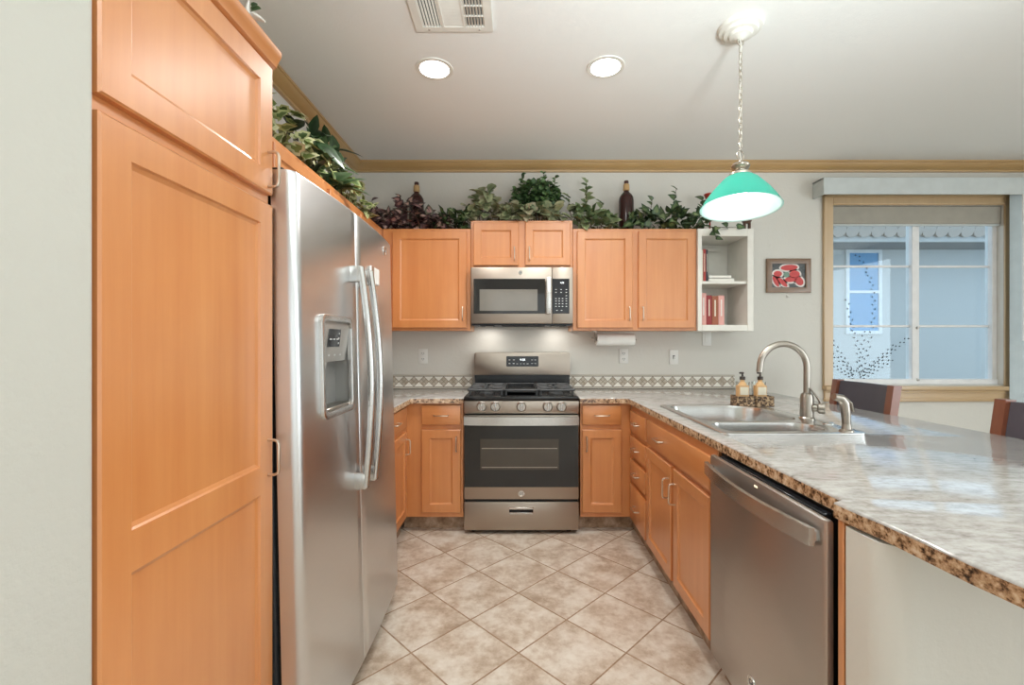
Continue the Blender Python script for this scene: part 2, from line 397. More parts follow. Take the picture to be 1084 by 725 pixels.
# faces of cabinets: local x along the front, y depth (negative = towards the room), z up
def FM(face, plane, a, z):
    if face == 'S': return Matrix(((1, 0, 0, a), (0, 1, 0, plane), (0, 0, 1, z), (0, 0, 0, 1)))
    if face == 'E': return Matrix(((0, -1, 0, plane), (1, 0, 0, a), (0, 0, 1, z), (0, 0, 0, 1)))
    return Matrix(((0, 1, 0, plane), (1, 0, 0, a), (0, 0, 1, z), (0, 0, 0, 1)))          # 'W'
def panel_mb(w, h, t=.02, fr=.055, rails=(), dep=.009):
    """a frame-and-panel front: outer slab with one recessed panel between every two rails"""
    mb = MB(); bm = mb.bm; bv = .004
    zs = [fr]+[z for r in rails for z in r]+[h-fr]
    pan = [(zs[i], zs[i+1]) for i in range(0, len(zs), 2)]
    def V(x, y, z): return bm.verts.new((x, y, z))
    def ring(x0, x1, z0, z1, y): return [V(x0, y, z0), V(x1, y, z0), V(x1, y, z1), V(x0, y, z1)]
    def strip(a, b):
        for i in range(4): bm.faces.new((a[i], a[(i+1) % 4], b[(i+1) % 4], b[i]))
    r0 = ring(0, w, 0, h, 0); r1 = ring(0, w, 0, h, -t+bv); r2 = ring(bv, w-bv, bv, h-bv, -t)
    bm.faces.new(r0[::-1]); strip(r0, r1); strip(r1, r2)
    cur = bv
    for z0, z1 in pan:
        mb.quad((bv, -t, cur), (w-bv, -t, cur), (w-bv, -t, z0), (bv, -t, z0))
        mb.quad((bv, -t, z0), (fr, -t, z0), (fr, -t, z1), (bv, -t, z1)); mb.quad((w-fr, -t, z0), (w-bv, -t, z0), (w-bv, -t, z1), (w-fr, -t, z1))
        a = ring(fr, w-fr, z0, z1, -t); b = ring(fr+.003, w-fr-.003, z0+.003, z1-.003, -t+dep*.6)
        c = ring(fr+.011, w-fr-.011, z0+.011, z1-.011, -t+dep); strip(a, b); strip(b, c); bm.faces.new(c)
        cur = z1
    mb.quad((bv, -t, cur), (w-bv, -t, cur), (w-bv, -t, h-bv), (bv, -t, h-bv))
    return mb
def pull_mb(x, z, vert, L=.096, y=-.02, out=.03, r=.0042):
    h = L/2; rr = .012
    prof = [(-h, y+.002), (-h, y-out+rr), (-h+rr*.3, y-out+rr*.3), (-h+rr, y-out), (h-rr, y-out), (h-rr*.3, y-out+rr*.3), (h, y-out+rr), (h, y+.002)]
    pts = [((x, q, z+s) if vert else (x+s, q, z)) for s, q in prof]
    return MB().tube(pts, r, 8)
def door(par, face, plane, a, z, w, h, hx=None, hz=None, rails=(), fr=.055, t=.02, vert=True):
    m = FM(face, plane, a, z); mb = panel_mb(w, h, t, fr, rails); mb.xf(m)
    if face == 'W': bmesh.ops.reverse_faces(mb.bm, faces=mb.bm.faces)
    d = mb.build('door', 'wood_v', par, smooth=False)
    if hx is not None: pull_mb(hx, hz, vert, y=-t).xf(m).build('handle', 'pull', d, recalc=True)
    return d
def drawer(par, face, plane, a, z, w, h, t=.02, handle=True, name='drawer', hx=None):
    m = FM(face, plane, a, z); mb = MB().box(0, w, -t, 0, 0, h, .006, 2); mb.xf(m)
    d = mb.build(name, {'S': 'wood_x', 'E': 'wood_y', 'W': 'wood_y'}[face], par, recalc=True)
    if handle: pull_mb(hx or w/2, h/2, False, y=-t).xf(m).build('handle', 'pull', d, recalc=True)
    return d
def PX(u, Y): return (u-U0)*Y/F
def PZ(v, Y): return H-(v-V0)*Y/F

# ------------------------------------------------------------------ the room
YW, XL, ZC, XR, YR = 3.62, -1.30, 2.70, 5.3, -4.0
WX0, WX1, WZ0, WZ1 = 2.53, 3.90, .925, 2.365           # window opening
struct(MB().box(XL-.12, XR+.12, YR-.12, YW+.14, -.1, 0).build('floor', 'floor', origin=(.0077, 1.845, 0)))
struct(MB().box(XL-.12, XR+.12, YR-.12, YW+.14, ZC, ZC+.1).build('ceiling', 'ceiling'))
b = MB(); y0, y1 = YW, YW+.14
b.box(XL-.12, WX0, y0, y1, 0, ZC); b.box(WX1, XR+.12, y0, y1, 0, ZC); b.box(WX0, WX1, y0, y1, 0, WZ0); b.box(WX0, WX1, y0, y1, WZ1, ZC)
struct(b.build('wall_back', 'wall'))
struct(MB().box(XL-.12, XL, .742, YW, 0, ZC).build('wall_left', 'wall'))
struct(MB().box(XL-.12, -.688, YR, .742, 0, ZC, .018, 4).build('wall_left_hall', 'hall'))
struct(MB().box(XR, XR+.12, YR, YW, 0, ZC).build('wall_right', 'wall'))
struct(MB().box(-.688, XR, YR-.12, YR, 0, ZC).build('wall_rear', 'wall'))
# crown moulding
prof = [(0, 0), (.075, 0), (.075, -.012), (.066, -.016), (.058, -.03), (.034, -.052), (.02, -.058), (.018, -.070), (0, -.072)]
def crown(name, mat, pts):
    b = MB(); n = len(prof); A, B, f = pts
    ra = [b.bm.verts.new(f(A, d, z)) for d, z in prof]; rb = [b.bm.verts.new(f(B, d, z)) for d, z in prof]
    for i in range(n): b.bm.faces.new((ra[i], ra[(i+1) % n], rb[(i+1) % n], rb[i]))
    b.bm.faces.new(ra); b.bm.faces.new(rb[::-1])
    return struct(b.build(name, mat, recalc=True, angle=25))
crown('trim_1', 'trimwood', (XL, XR, lambda x, d, z: (x+(d if x == XL else -d), YW-d, ZC+z)))
crown('trim_2', 'trimwood_y', (.742, YW, lambda y, d, z: (XL+d, y-(d if y == YW else 0), ZC+z)))
# half-height drywall under the breakfast bar, its kitchen end rounded
pw = [(.835, .60), (1.0, .60), (1.42, .60), (1.42, YW), (1.36, YW), (1.36, 1.02), (.752, 1.02)]
pw = [(.7435, 1.02), (.7435, .960), (.748, .938), (.766, .92), (.786, .908), (.81, .905), (1.42, .905), (1.42, YW), (1.37, YW), (1.37, 1.02)]
struct(MB().prism(pw, 0, .855).build('wall_peninsula', 'wall'))
# ceramic border along the counter
for nm, a, bb in (('trim_3', XL+.01, -.352), ('trim_4', .420, 1.742)):
    o = MB().box(a, bb, YW-.012, YW, .9005, 1.009, .002).build(nm, 'splash', origin=(.41, YW, .9005)); struct(o)

# window: tan casing, white slider with grids, glass
win = struct(thing('window_1', ((WX0+WX1)/2, YW, WZ0), 'tan framed sliding window on the back wall', 'window'))
cz = MB(); cw = .082
def casing(bx0, bx1, bz0, bz1):
    cz.box(bx0, bx1, YW-.014, YW, bz0, bz1, .003); 
casing(WX0-cw, WX0, .92, WZ1+cw); casing(WX1, WX1+cw, .92, WZ1+cw); casing(WX0, WX1, WZ1, WZ1+cw)
cz.box(WX0-cw, WX0-cw+.022, YW-.024, YW-.014, .92, WZ1+cw, .004); cz.box(WX1+cw-.022, WX1+cw, YW-.024, YW-.014, .92, WZ1+cw, .004)
cz.box(WX0-cw, WX1+cw, YW-.024, YW-.014, WZ1+cw-.022, WZ1+cw, .004); cz.box(WX0, WX1, YW-.02, YW-.013, WZ1+.004, WZ1+.02, .003)
cz.build('casing', 'casing', win)
ap = MB(); ap.box(WX0-cw, WX1+cw, YW-.05, YW+.03, .885, .92, .008, 2); ap.box(WX0-cw+.01, WX1+cw-.01, YW-.02, YW, .80, .886, .004); ap.box(WX0-cw+.005, WX1+cw-.005, YW-.032, YW, .795, .82, .006, 2); ap.box(WX0-cw+.005, WX1+cw-.005, YW-.028, YW, .862, .885, .006, 2)
ap.build('sill', wood('sill_wood', 'x', srgb(208, 178, 136), srgb(190, 156, 112), .45), win)
yf0, yf1 = YW+.045, YW+.105; um = (PX(968, YW+.06)); 
fr = MB(); fr.box(WX0, WX0+.012, yf0, yf1, WZ0, WZ1); fr.box(WX1-.04, WX1, yf0, yf1, WZ0, WZ1, .003); fr.box(WX0, WX1, yf0-.01, yf1, WZ0, WZ0+.045, .004); fr.box(WX0, WX1, yf0, yf1, WZ1-.05, WZ1)
fr.box(um-.036, um-.003, yf0-.006, yf1, WZ0+.04, WZ1, .004); fr.box(um+.002, um+.036, yf0+.008, yf1, WZ0+.04, WZ1, .004)
fr.build('window_frame', 'vinyl', win)
gr = MB()
for vv in (282.3, 345.3):
    z = PZ(vv, YW+.08)
    gr.box(WX0+.01, um-.03, yf0+.02, yf0+.036, z-.009, z+.009, .003); gr.box(um+.03, WX1-.035, yf0+.026, yf0+.042, z-.009, z+.009, .003)
gr.build('grid_bars', 'vinyl', win)
MB().box(WX0+.008, um, yf0+.024, yf0+.030, WZ0+.03, WZ1-.03).build('glass', 'pane', win)
MB().box(um, WX1-.03, yf0+.032, yf0+.038, WZ0+.03, WZ1-.03).build('glass', 'pane', win)
lt = MB()
for vv in (347, 402): lt.lathe([(0, .012), (.008, .010), (.011, 0), (.012, -.004)], (um+.006, yf0-.008, PZ(vv, YW+.04)), 12, mat=Matrix.Rotation(P2, 4, 'X'))
lt.build('latch', 'nickel', win)
# rolled shade, box valance, vertical blind
rs = thing('roller_shade', ((WX0+WX1)/2, YW+.02, WZ1-.13), 'grey fabric roller shade drawn up at the head of the window', 'shade')
MB().box(WX0+.006, WX1-.004, YW+.010, YW+.036, PZ(236.5, YW), WZ1-.004, .004).build('cassette', 'shade', rs)
MB().box(WX0+.01, WX1-.008, YW+.014, YW+.032, PZ(238.5, YW), PZ(236.5, YW), .003).build('bottom_bar', 'valance', rs)
vz0, vz1 = PZ(206, 3.5), PZ(188, 3.5); vx0, vx1 = PX(871, 3.5), 4.75
va = thing('valance', ((vx0+vx1)/2, 3.5, vz0), 'long pale grey box valance above the window and vertical blind', 'valance')
MB().box(vx0, vx1, 3.49, 3.502, vz0, vz1, .003).build('front_board', 'valance', va)
for xx in (vx0, vx1-.012): MB().box(xx, xx+.012, 3.502, YW, vz0, vz1, .002).build('end_return', 'valance', va)
MB().box(vx0, vx1, 3.502, YW, vz1-.012, vz1-.001).build('top_board', 'valance', va)
bl = thing('vertical_blind', (4.3, 3.55, .1), 'pale blue grey vertical blind drawn open at the right of the window', 'blind')
MB().box(3.9, 4.7, 3.53, 3.57, vz0+.03, vz0+.06).build('head_rail', 'vinyl', bl)
for i in range(14):
    x = 3.935+i*.052; a = math.radians(24)
    v = MB()
    for k in range(6):
        s0, s1 = -.044+.0147*k, -.044+.0147*(k+1); h0, h1 = -.006*(1-(s0/.044)**2), -.006*(1-(s1/.044)**2)
        q = [Vector((x+s*math.cos(a), 3.55-s*math.sin(a)+h, 0)) for s, h in ((s0, h0), (s1, h1))]
        for dy in (0,):
            p, r = q
            v.quad((p.x, p.y, .06), (r.x, r.y, .06), (r.x, r.y, vz0+.03), (p.x, p.y, vz0+.03)); v.quad((p.x, p.y+.0012, .06), (r.x, r.y+.0012, .06), (r.x, r.y+.0012, vz0+.03), (p.x, p.y+.0012, vz0+.03))
    v.build('vane', 'vane', bl)
wd = MB().cyl((3.925, 3.50, 1.28), (3.925, 3.50, vz0+.03), .006, 8).build('wand', 'vinyl', bl)
# leafy window decal on the left pane
def decal():
    mb = MB(); y = yf0+.0225; cx, cz = PX(892, YW+.06), PZ(402, YW+.06)
    arms = [((908, 399), (912, 374), (905, 354), 6), ((905, 354), (902, 340), (897.5, 318), 5), ((909, 399), (918, 384), (922, 358), 6), ((922, 358), (930, 318), (921, 292), 9), ((921, 292), (916, 280), (908, 270), 4),
            ((909, 396), (914, 375), (915, 352), 6), ((907, 398), (898, 387), (883, 362), 8), ((906, 397), (896, 386), (883, 376), 6), ((907, 401), (896, 396), (883, 386), 7),
            ((909, 400), (932, 383), (961, 358), 14), ((910, 397), (926, 385), (946, 367), 9), ((909, 402), (925, 395), (944, 381), 8)]
    for p0, p1, p2, n in arms:
        n = int(n*1.7+.5); prev = None
        for i in range(n+1):
            t = i/n; u = (1-t)**2*p0[0]+2*t*(1-t)*p1[0]+t*t*p2[0]; v = (1-t)**2*p0[1]+2*t*(1-t)*p1[1]+t*t*p2[1]
            u = max(u, 882.6)
            c = Vector((PX(u, YW+.06), y, PZ(v, YW+.06)))
            if prev is not None and (c-prev).length > 1e-4:
                d = (c-prev).normalized(); nn = Vector((-d.z, 0, d.x)); sgn = 1 if i % 2 else -1
                b0 = c+nn*sgn*.005; ax = (d*.9+nn*sgn*.55).normalized(); L = .021*(1.1-.25*t); W = .006
                si = Vector((-ax.z, 0, ax.x)); mb.quad(b0, b0+ax*L*.5+si*W, b0+ax*L, b0+ax*L*.5-si*W)
            prev = c
    bmesh.ops.solidify(mb.bm, geom=list(mb.bm.faces), thickness=.0006)
    return mb
o = decal().build('window_decal', 'decal', smooth=False); tag(o, 'dark leafy branch sticker on the left window pane', 'decal')

# outside: the neighbour's house across the side yard
NY = 7.0
struct(MB().box(-3, 16, YW+.3, 14, -.3, -.2).build('ground_outside', 'ground'))
nb = thing('neighbour_house', (7, NY, -.2), 'pale stucco house with tiled eave seen through the window', 'house')
MB().box(1.5, 14, NY, NY+4, -.2, 2.80).build('wall', 'stucco', nb)
rf = MB()
for i in range(70):
    x = 1.3+i*.18; rf.tube([(x, NY-.66, 2.835), (x, NY+2.2, 3.9)], .095, 10)
rf.box(1.2, 14.2, NY-.6, NY+.3, 2.785, 2.825)
rf.build('roof', 'rooftile', nb)
MB().box(1.3, 14.1, NY-.58, NY-.52, 2.70, 2.80).build('fascia', 'stucco', nb)
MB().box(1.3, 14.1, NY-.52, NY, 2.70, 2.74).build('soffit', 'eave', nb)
nx0, nx1, nz0, nz1 = PX(898, NY), PX(929, NY), PZ(350, NY), PZ(268, NY)
nw = MB(); nw.box(nx0-.05, nx0, NY-.03, NY+.0, nz0-.05, nz1+.05); nw.box(nx1, nx1+.05, NY-.03, NY, nz0-.05, nz1+.05); nw.box(nx0, nx1, NY-.03, NY, nz0-.05, nz0); nw.box(nx0, nx1, NY-.03, NY, nz1, nz1+.05); nw.box(nx0, nx1, NY-.03, NY, (nz0+nz1)/2-.02, (nz0+nz1)/2+.02)
nwo = nw.build('window', 'vinyl', nb); MB().box(nx0, nx1, NY-.012, NY-.002, nz0, nz1).build('pane', 'nbglass', nwo)

# ------------------------------------------------------------------ pantry and cabinets on the left
pa = thing('pantry_cabinet', (-1.0, 1.01, 0), 'tall maple pantry cabinet left of the refrigerator, two big panelled doors', 'cabinet')
PY0, PY1, PXF = .745, 1.283, -.71
MB().box(XL+.003, PXF, PY0, PY1, .10, 2.075, .002).build('body', 'wood_v', pa)
MB().box(XL+.003, PXF-.06, PY0, PY1, 0, .10).build('toe_kick', 'kick', pa)
pm = MB(); pp = [(PXF, 2.045), (PXF+.008, 2.045), (PXF+.022, 2.055), (PXF+.024, 2.064), (PXF+.030, 2.074), (PXF+.036, 2.086), (PXF+.036, 2.098), (PXF, 2.098)]
pm.prism([(x, z) for x, z in pp], -PY1-.012, -PY0-.001, mat=Matrix.Rotation(P2, 4, 'X'))
pm.box(XL+.003, PXF, PY0, PY1+.012, 2.075, 2.098)
pm.build('crown', 'wood_y', pa)
MB().box(PXF-.002, PXF+.003, PY0, PY1, 1.652, 1.688).build('mid_frame', 'wood_y', pa)
door(pa, 'E', PXF+.0, PY0+.002, 1.684, PY1-PY0-.006, 2.043-1.684, PY1-PY0-.032, .065, fr=.062)
door(pa, 'E', PXF+.0, PY0+.002, .13, PY1-PY0-.006, 1.655-.13, PY1-PY0-.032, .82, rails=((.727, .802),), fr=.062)

UXF = -.985                                # face frame of the left upper run
def crate(par, x0, x1, y0, y1, z0, z1, grain='wood_v'): return MB().box(x0, x1, y0, y1, z0, z1, .002).build('body', grain, par)
fc = thing('wall_cabinet', (-1.14, 1.8, 1.83), 'shallow maple cabinet above the refrigerator with a trailing plant on top', 'cabinet')
crate(fc, XL+.003, UXF, 1.286, 2.31, 1.83, 2.10)
door(fc, 'E', UXF, 1.31, 1.845, .475, .225, .44, .05, fr=.05); door(fc, 'E', UXF, 1.80, 1.845, .485, .225, .045, .05, fr=.05)
lc = thing('wall_cabinet', (-1.14, 2.95, 1.35), 'maple wall cabinet in the back left corner, mostly behind the refrigerator', 'cabinet')
crate(lc, XL+.003, UXF, 2.312, YW-.003, 1.35, 2.10)
door(lc, 'E', UXF, 2.34, 1.365, .44, .70, .40, .08); door(lc, 'E', UXF, 2.80, 1.365, .44, .70, .04, .08)

# ------------------------------------------------------------------ back wall upper cabinets
UF = 3.31; D = 3.29
def upper(label, u0, u1, z0, z1, doors, yf=UF):
    x0, x1 = u0, u1
    t = thing('wall_cabinet', ((x0+x1)/2, (yf+YW)/2, z0), label, 'cabinet')
    crate(t, x0, x1, yf, YW-.003, z0, z1)
    for (a, bq, zz0, zz1, hx, hz) in doors: door(t, 'S', yf, a, zz0, bq-a, zz1-zz0, hx, hz)
    return t
upper('single door maple wall cabinet between the refrigerator and the microwave', UXF+.003, -.338, 1.353, 2.10,
      [(PX(415, D), PX(494, D), 1.372, 2.078, PX(494, D)-PX(415, D)-.028, .105)])
upper('small raised two door maple cabinet right above the microwave', -.336, .409, 1.812, 2.16,
      [(PX(501, D), PX(549, D), 1.828, 2.14, .30, .085), (PX(556, D), PX(604, D), 1.828, 2.14, .03, .085)])
upper('two door maple wall cabinet right of the microwave', .411, 1.318, 1.353, 2.10,
      [(PX(611, D), PX(670, D), 1.372, 2.078, PX(670, D)-PX(611, D)-.028, .105), (PX(676, D), PX(736, D), 1.372, 2.078, .028, .105)])
# white open shelf unit
sx0, sx1, sz0, sz1, sy = 1.320, 1.727, 1.350, 2.097, 3.29
sh = thing('open_shelf', ((sx0+sx1)/2, 3.45, sz0), 'white open shelf unit with books at the right end of the cabinets', 'shelf')
q = MB(); q.box(sx0, sx0+.03, sy, YW-.003, sz0, sz1, .002); q.box(sx1-.045, sx1, sy, YW-.003, sz0, sz1, .002); q.box(sx0+.03, sx1-.045, sy, YW-.003, sz0, sz0+.045, .002); q.box(sx0+.03, sx1-.045, sy, YW-.003, sz1-.055, sz1, .002)
q.box(sx0+.03, sx1-.045, YW-.014, YW-.003, sz0+.045, sz1-.055); q.build('frame', 'white', sh)
SHZ = 1.715
MB().box(sx0+.03, sx1-.045, sy+.012, YW-.014, SHZ-.02, SHZ, .002).build('shelf', 'white', sh)
MB().box(sx0+.031, sx1-.12, YW-.045, YW-.0141, 1.985, 2.01, .002).build('cleat', 'white', sh)

# ------------------------------------------------------------------ base cabinets
def kick(t, x0, x1, y0, y1): MB().box(x0, x1, y0, y1, 0, .10).build('toe_kick', 'kick', t)
CT = .862
t = thing('base_cabinet', (-1.0, 2.66, 0), 'maple base cabinet with drawer and door beyond the refrigerator', 'cabinet')
MB().box(XL+.003, -.735, 2.335, 3.015, .10, CT, .002).build('body', 'wood_v', t); kick(t, XL+.003, -.775, 2.335, 3.015)
drawer(t, 'E', -.735, 2.37, .718, .575, .131); door(t, 'E', -.735, 2.37, .134, .575, .552, .535, .46)
t = thing('base_cabinet', (-.62, 3.3, 0), 'maple base cabinet with drawer and door left of the range', 'cabinet')
MB().box(XL+.003, -.356, 3.02, YW-.003, .10, CT, .002).build('body', 'wood_v', t); kick(t, -.77, -.356, 3.09, YW-.003)
drawer(t, 'S', 3.02, -.634, .718, .262, .131); door(t, 'S', 3.02, -.634, .134, .262, .552, .262-.028, .46)
t = thing('base_cabinet', (.6, 3.3, 0), 'maple base cabinet with drawer and door right of the range', 'cabinet')
MB().box(.424, .765, 3.02, YW-.003, .10, CT, .002).build('body', 'wood_v', t); kick(t, .424, .795, 3.09, YW-.003)
drawer(t, 'S', 3.02, .435, .718, .262, .131); door(t, 'S', 3.02, .435, .134, .262, .552, .028, .46)
XF = .765
t = thing('drawer_cabinet', (1.0, 2.8, 0), 'narrow maple base cabinet with four stacked drawers in the corner', 'cabinet')
MB().box(XF, 1.362, 2.612, 3.015, .10, CT, .002).build('body', 'wood_v', t); kick(t, .797, 1.362, 2.612, 3.088)
for z0, z1 in ((.692, .822), (.538, .66), (.375, .508), (.112, .345)): drawer(t, 'W', XF, 2.63, z0, .345, z1-z0)
t = thing('sink_cabinet', (1.0, 2.15, 0), 'two door maple base cabinet under the sink', 'cabinet')
MB().box(XF, XF+.02, 1.715, 2.61, .10, CT, .002).build('face_frame', 'wood_v', t)
q = MB(); q.box(XF+.021, 1.362, 1.716, 1.732, .10, CT); q.box(XF+.021, 1.362, 2.593, 2.609, .10, CT); q.box(XF+.021, 1.362, 1.733, 2.592, .10, .118); q.build('body', 'wood_v', t)
kick(t, .797, 1.362, 1.716, 2.61)
drawer(t, 'W', XF, 1.75, .692, .842, .133, name='drawer_front', hx=.60)
door(t, 'W', XF, 2.188, .112, .41, .556, .030, .44); door(t, 'W', XF, 1.75, .112, .405, .556, .375, .44)
o = MB().box(.742, 1.36, 1.026, 1.044, 0, CT, .002).build('end_panel', 'wood_v'); tag(o, 'maple end panel between the dishwasher and the white bar wall', 'panel')
o = MB().box(.79, .80, 1.05, 1.712, 0, .098).build('toe_board', 'kick'); tag(o, 'tiled toe board below the dishwasher', 'toe board')

# ------------------------------------------------------------------ worktops
CZ = .90
lt_poly = [(XL+.003, YW-.002), (-.353, YW-.002), (-.353, 2.988), (-.685, 2.988), (-.70, 2.97), (-.70, 2.335), (XL+.003, 2.335)]
o = MB().prism(lt_poly, CT+.001, CZ, bev=.006, mi=0, side=1).build('worktop', ['top', 'edge'], angle=60); tag(o, 'speckled brown laminate worktop left of the range', 'worktop')
rt_poly = [(.418, YW-.002), (.418, 2.988), (.722, 2.988), (.738, 2.972), (.765, 1.085), (.764, 1.068), (.755, 1.058), (.737, 1.05), (.742, .99), (.752, .93), (.757, .86), (.763, .76), (.775, .68), (.80, .59), (.85, .49), (.95, .41), (1.1, .37), (1.3, .38), (1.52, .47), (1.70, .66),
           (1.82, .92), (1.90, 1.3), (1.928, 1.72), (1.915, 2.1), (1.89, 2.6), (1.875, 3.0), (1.87, YW-.002)]
SB = [rrect(.862, 1.345, 2.080, 2.585, [.16, .07, .07, .14], 8), rrect(.862, 1.300, 1.845, 2.045, [.085, .06, .06, .085], 8)]
hole = [rrect(.838, 1.392, 1.818, 2.602, .03, 3)]
o = MB().prism(rt_poly, CT+.001, CZ, holes=hole, bev=.006, mi=0, side=1).build('worktop', ['top', 'edge'], angle=60); tag(o, 'long speckled laminate worktop and breakfast bar holding the sink', 'worktop')

# ------------------------------------------------------------------ sink, faucet, sprayer
sk = thing('sink', (1.1, 2.2, CZ), 'stainless double bowl sink set in the breakfast bar', 'sink')
MB().prism(rrect(.822, 1.41, 1.80, 2.62, .035, 5), CZ, CZ+.006, holes=SB, bev=.003).build('rim', 'sinksteel', sk)
for bw in SB:
    cx = sum(p[0] for p in bw)/len(bw); cy = sum(p[1] for p in bw)/len(bw)
    b = MB(); rings = []
    for s, z in ((1, CZ+.003), (.985, CZ-.01), (.96, CZ-.10), (.94, CZ-.155), (.88, CZ-.178), (.16, CZ-.184), (.12, CZ-.19)):
        rings.append([b.bm.verts.new((cx+(x-cx)*s, cy+(y-cy)*s, z)) for x, y in bw])
    n = len(bw)
    for a, d in zip(rings, rings[1:]):
        for i in range(n): b.bm.faces.new((a[i], d[i], d[(i+1) % n], a[(i+1) % n]))
    b.bm.faces.new(rings[-1][::-1])
    bo = b.build('bowl', 'sinksteel', sk, angle=50)
    MB().lathe([(0, .004), (.02, .004), (.034, .006), (.042, .003), (.043, 0)], (cx, cy, CZ-.1895), 20).build('drain', 'chrome', bo)
fx, fy = 1.372, 2.135
fa = thing('faucet', (fx, fy, CZ+.006), 'tall brushed gooseneck faucet behind the sink', 'faucet')
MB().lathe([(0, 0), (.034, 0), (.034, .006), (.029, .012), (.0285, .10), (.025, .118), (.016, .125), (0, .125)], (fx, fy, CZ+.006), 24).build('base', 'nickel', fa)
pts = [(fx, fy, 1.02), (fx, fy, 1.08), (fx, fy, 1.150)]; rr = .111
pts += [(fx-rr+rr*math.cos(a), fy, 1.150+rr*math.sin(a)) for a in [math.pi*k/18 for k in range(1, 18)]]
pts += [(fx-2*rr, fy, 1.150), (fx-2*rr-.002, fy, 1.128)]
MB().tube(pts, .0148, 14).build('spout', 'nickel', fa)
b = MB(); b.tube([(fx+.014, fy-.010, .962), (fx+.034, fy-.024, .962), (fx+.038, fy-.028, .962), (fx+.058, fy-.042, .962)], [.017, .018, .026, .027], 20); b.build('handle_hub', 'nickel', fa)
b = MB(); b.tube([(fx+.046, fy-.034, .98), (fx+.032, fy-.028, 1.01), (fx+.004, fy-.018, 1.052)], [.011, .009, .006], 10, flat=.6); b.build('lever', 'nickel', fa)
sx, syy = 1.345, 1.842
sp = thing('sprayer', (sx, syy, CZ+.006), 'short brushed side sprayer at the near corner of the sink', 'sprayer')
MB().lathe([(0, 0), (.027, 0), (.026, .006), (.018, .010), (.0165, .03), (0, .03)], (sx, syy, CZ+.006), 20).build('base', 'nickel', sp)
b = MB(); b.tube([(sx, syy, .93), (sx-.003, syy, .98), (sx-.008, syy, 1.02), (sx-.022, syy, 1.040), (sx-.055, syy-.004, 1.048)], [.015, .017, .0185, .0175, .014], 14); b.build('wand', 'nickel', sp)
b = MB(); b.tube([(sx-.005, syy, 1.043), (sx+.018, syy, 1.02), (sx+.027, syy, .985)], [.006, .008, .006], 8, flat=.7); b.build('trigger', 'nickel', sp)
o = MB().lathe([(0, .006), (.018, .006), (.023, .003), (.024, 0)], (1.388, 2.012, CZ+.006), 20).build('hole_cover', 'sinksteel'); tag(o, 'flat round steel hole cover between faucet and sprayer', 'cover')
# soap set
cdx, cdy = PX(796, 2.63), 2.63
cd_ = thing('caddy', (cdx, cdy, CZ), 'small woven two pocket caddy on the counter behind the sink', 'caddy')
for i, s in enumerate((-1, 1)):
    b = MB(); c0 = cdx+s*.055
    lo = rrect(c0-.052, c0+.052, cdy-.05, cdy+.05, .012, 3); li = rrect(c0-.046, c0+.046, cdy-.044, cdy+.044, .010, 3)
    b.prism(lo, CZ, CZ+.058, holes=[li]); b.box(c0-.046, c0+.046, cdy-.044, cdy+.044, CZ, CZ+.006)
    b.build('pocket', 'wicker', cd_)
def soap(x, y, label):
    t = thing('soap_dispenser', (x, y, CZ+.0065), label, 'soap dispenser', 'amber soap bottles in the caddy')
    b = MB(); b.prism(rrect(x-.031, x+.031, y-.022, y+.022, .008, 3), CZ+.0065, CZ+.118); b.lathe([(.026, 0), (.018, .015), (.012, .022), (.012, .034), (0, .034)], (x, y, CZ+.117), 16); b.build('bottle', 'label', t)
    MB().box(x-.024, x+.024, y-.0235, y-.0222, CZ+.065, CZ+.11, .0003).build('label', 'book_cream', t)
    b = MB(); b.lathe([(0, 0), (.015, 0), (.015, .018), (.006, .020), (.005, .036), (0, .036)], (x, y, CZ+.151), 14); b.box(x-.018, x+.008, y-.006, y+.006, CZ+.185, CZ+.196, .003); b.build('pump', 'dark_plastic', t)
soap(cdx-.058, cdy-.005, 'amber soap pump bottle in the left pocket of the woven caddy'); soap(cdx+.045, cdy-.005, 'amber soap pump bottle in the right pocket of the woven caddy')
for dx, lab in ((-.005, 'clear tumbler standing behind the left soap bottle'), (.092, 'clear tumbler standing behind the right soap bottle')):
    t = MB().lathe([(0, .004), (.030, .004), (.036, .13), (.039, .13), (.033, 0), (0, 0)], (cdx+dx-.0, cdy+.10, CZ), 24).build('tumbler', 'bottle_clear'); tag(t, lab, 'tumbler', 'clear tumblers')

# ------------------------------------------------------------------ dishwasher
dx = .725
dw = thing('dishwasher', (1.0, 1.37, .1), 'dark slate dishwasher with a bowed bar handle under the bar', 'dishwasher')
MB().box(dx+.05, 1.34, 1.058, 1.705, .10, .855).build('tub', 'gap', dw)
b = MB(); b.prism([(dx+.020, 1.062), (dx+.006, 1.062), (dx, 1.070), (dx, 1.687), (dx+.006, 1.695), (dx+.020, 1.695)], .115, .850, bev=.006); d = b.build('door', 'slate', dw)
hp = []
for k in range(17):
    s = -1+2*k/16; hp.append((dx-.028-.030*(1-s*s), 1.378+s*.300))
b = MB(); n = len(hp)
for k in range(n-1):
    (xa, ya), (xb, yb) = hp[k], hp[k+1]
    b.quad((xa, ya, .783), (xb, yb, .783), (xb, yb, .826), (xa, ya, .826)); b.quad((xa+.014, ya, .783), (xb+.014, yb, .783), (xb+.014, yb, .826), (xa+.014, ya, .826))
    b.quad((xa, ya, .826), (xb, yb, .826), (xb+.014, yb, .826), (xa+.014, ya, .826)); b.quad((xa, ya, .783), (xb, yb, .783), (xb+.014, yb, .783), (xa+.014, ya, .783))
for (xa, ya) in (hp[0], hp[-1]): b.quad((xa, ya, .783), (xa+.014, ya, .783), (xa+.014, ya, .826), (xa, ya, .826))
bmesh.ops.remove_doubles(b.bm, verts=b.bm.verts, dist=1e-5)
b.box(dx-.02, dx+.002, 1.082, 1.10, .793, .816); b.box(dx-.02, dx+.002, 1.656, 1.674, .793, .816)
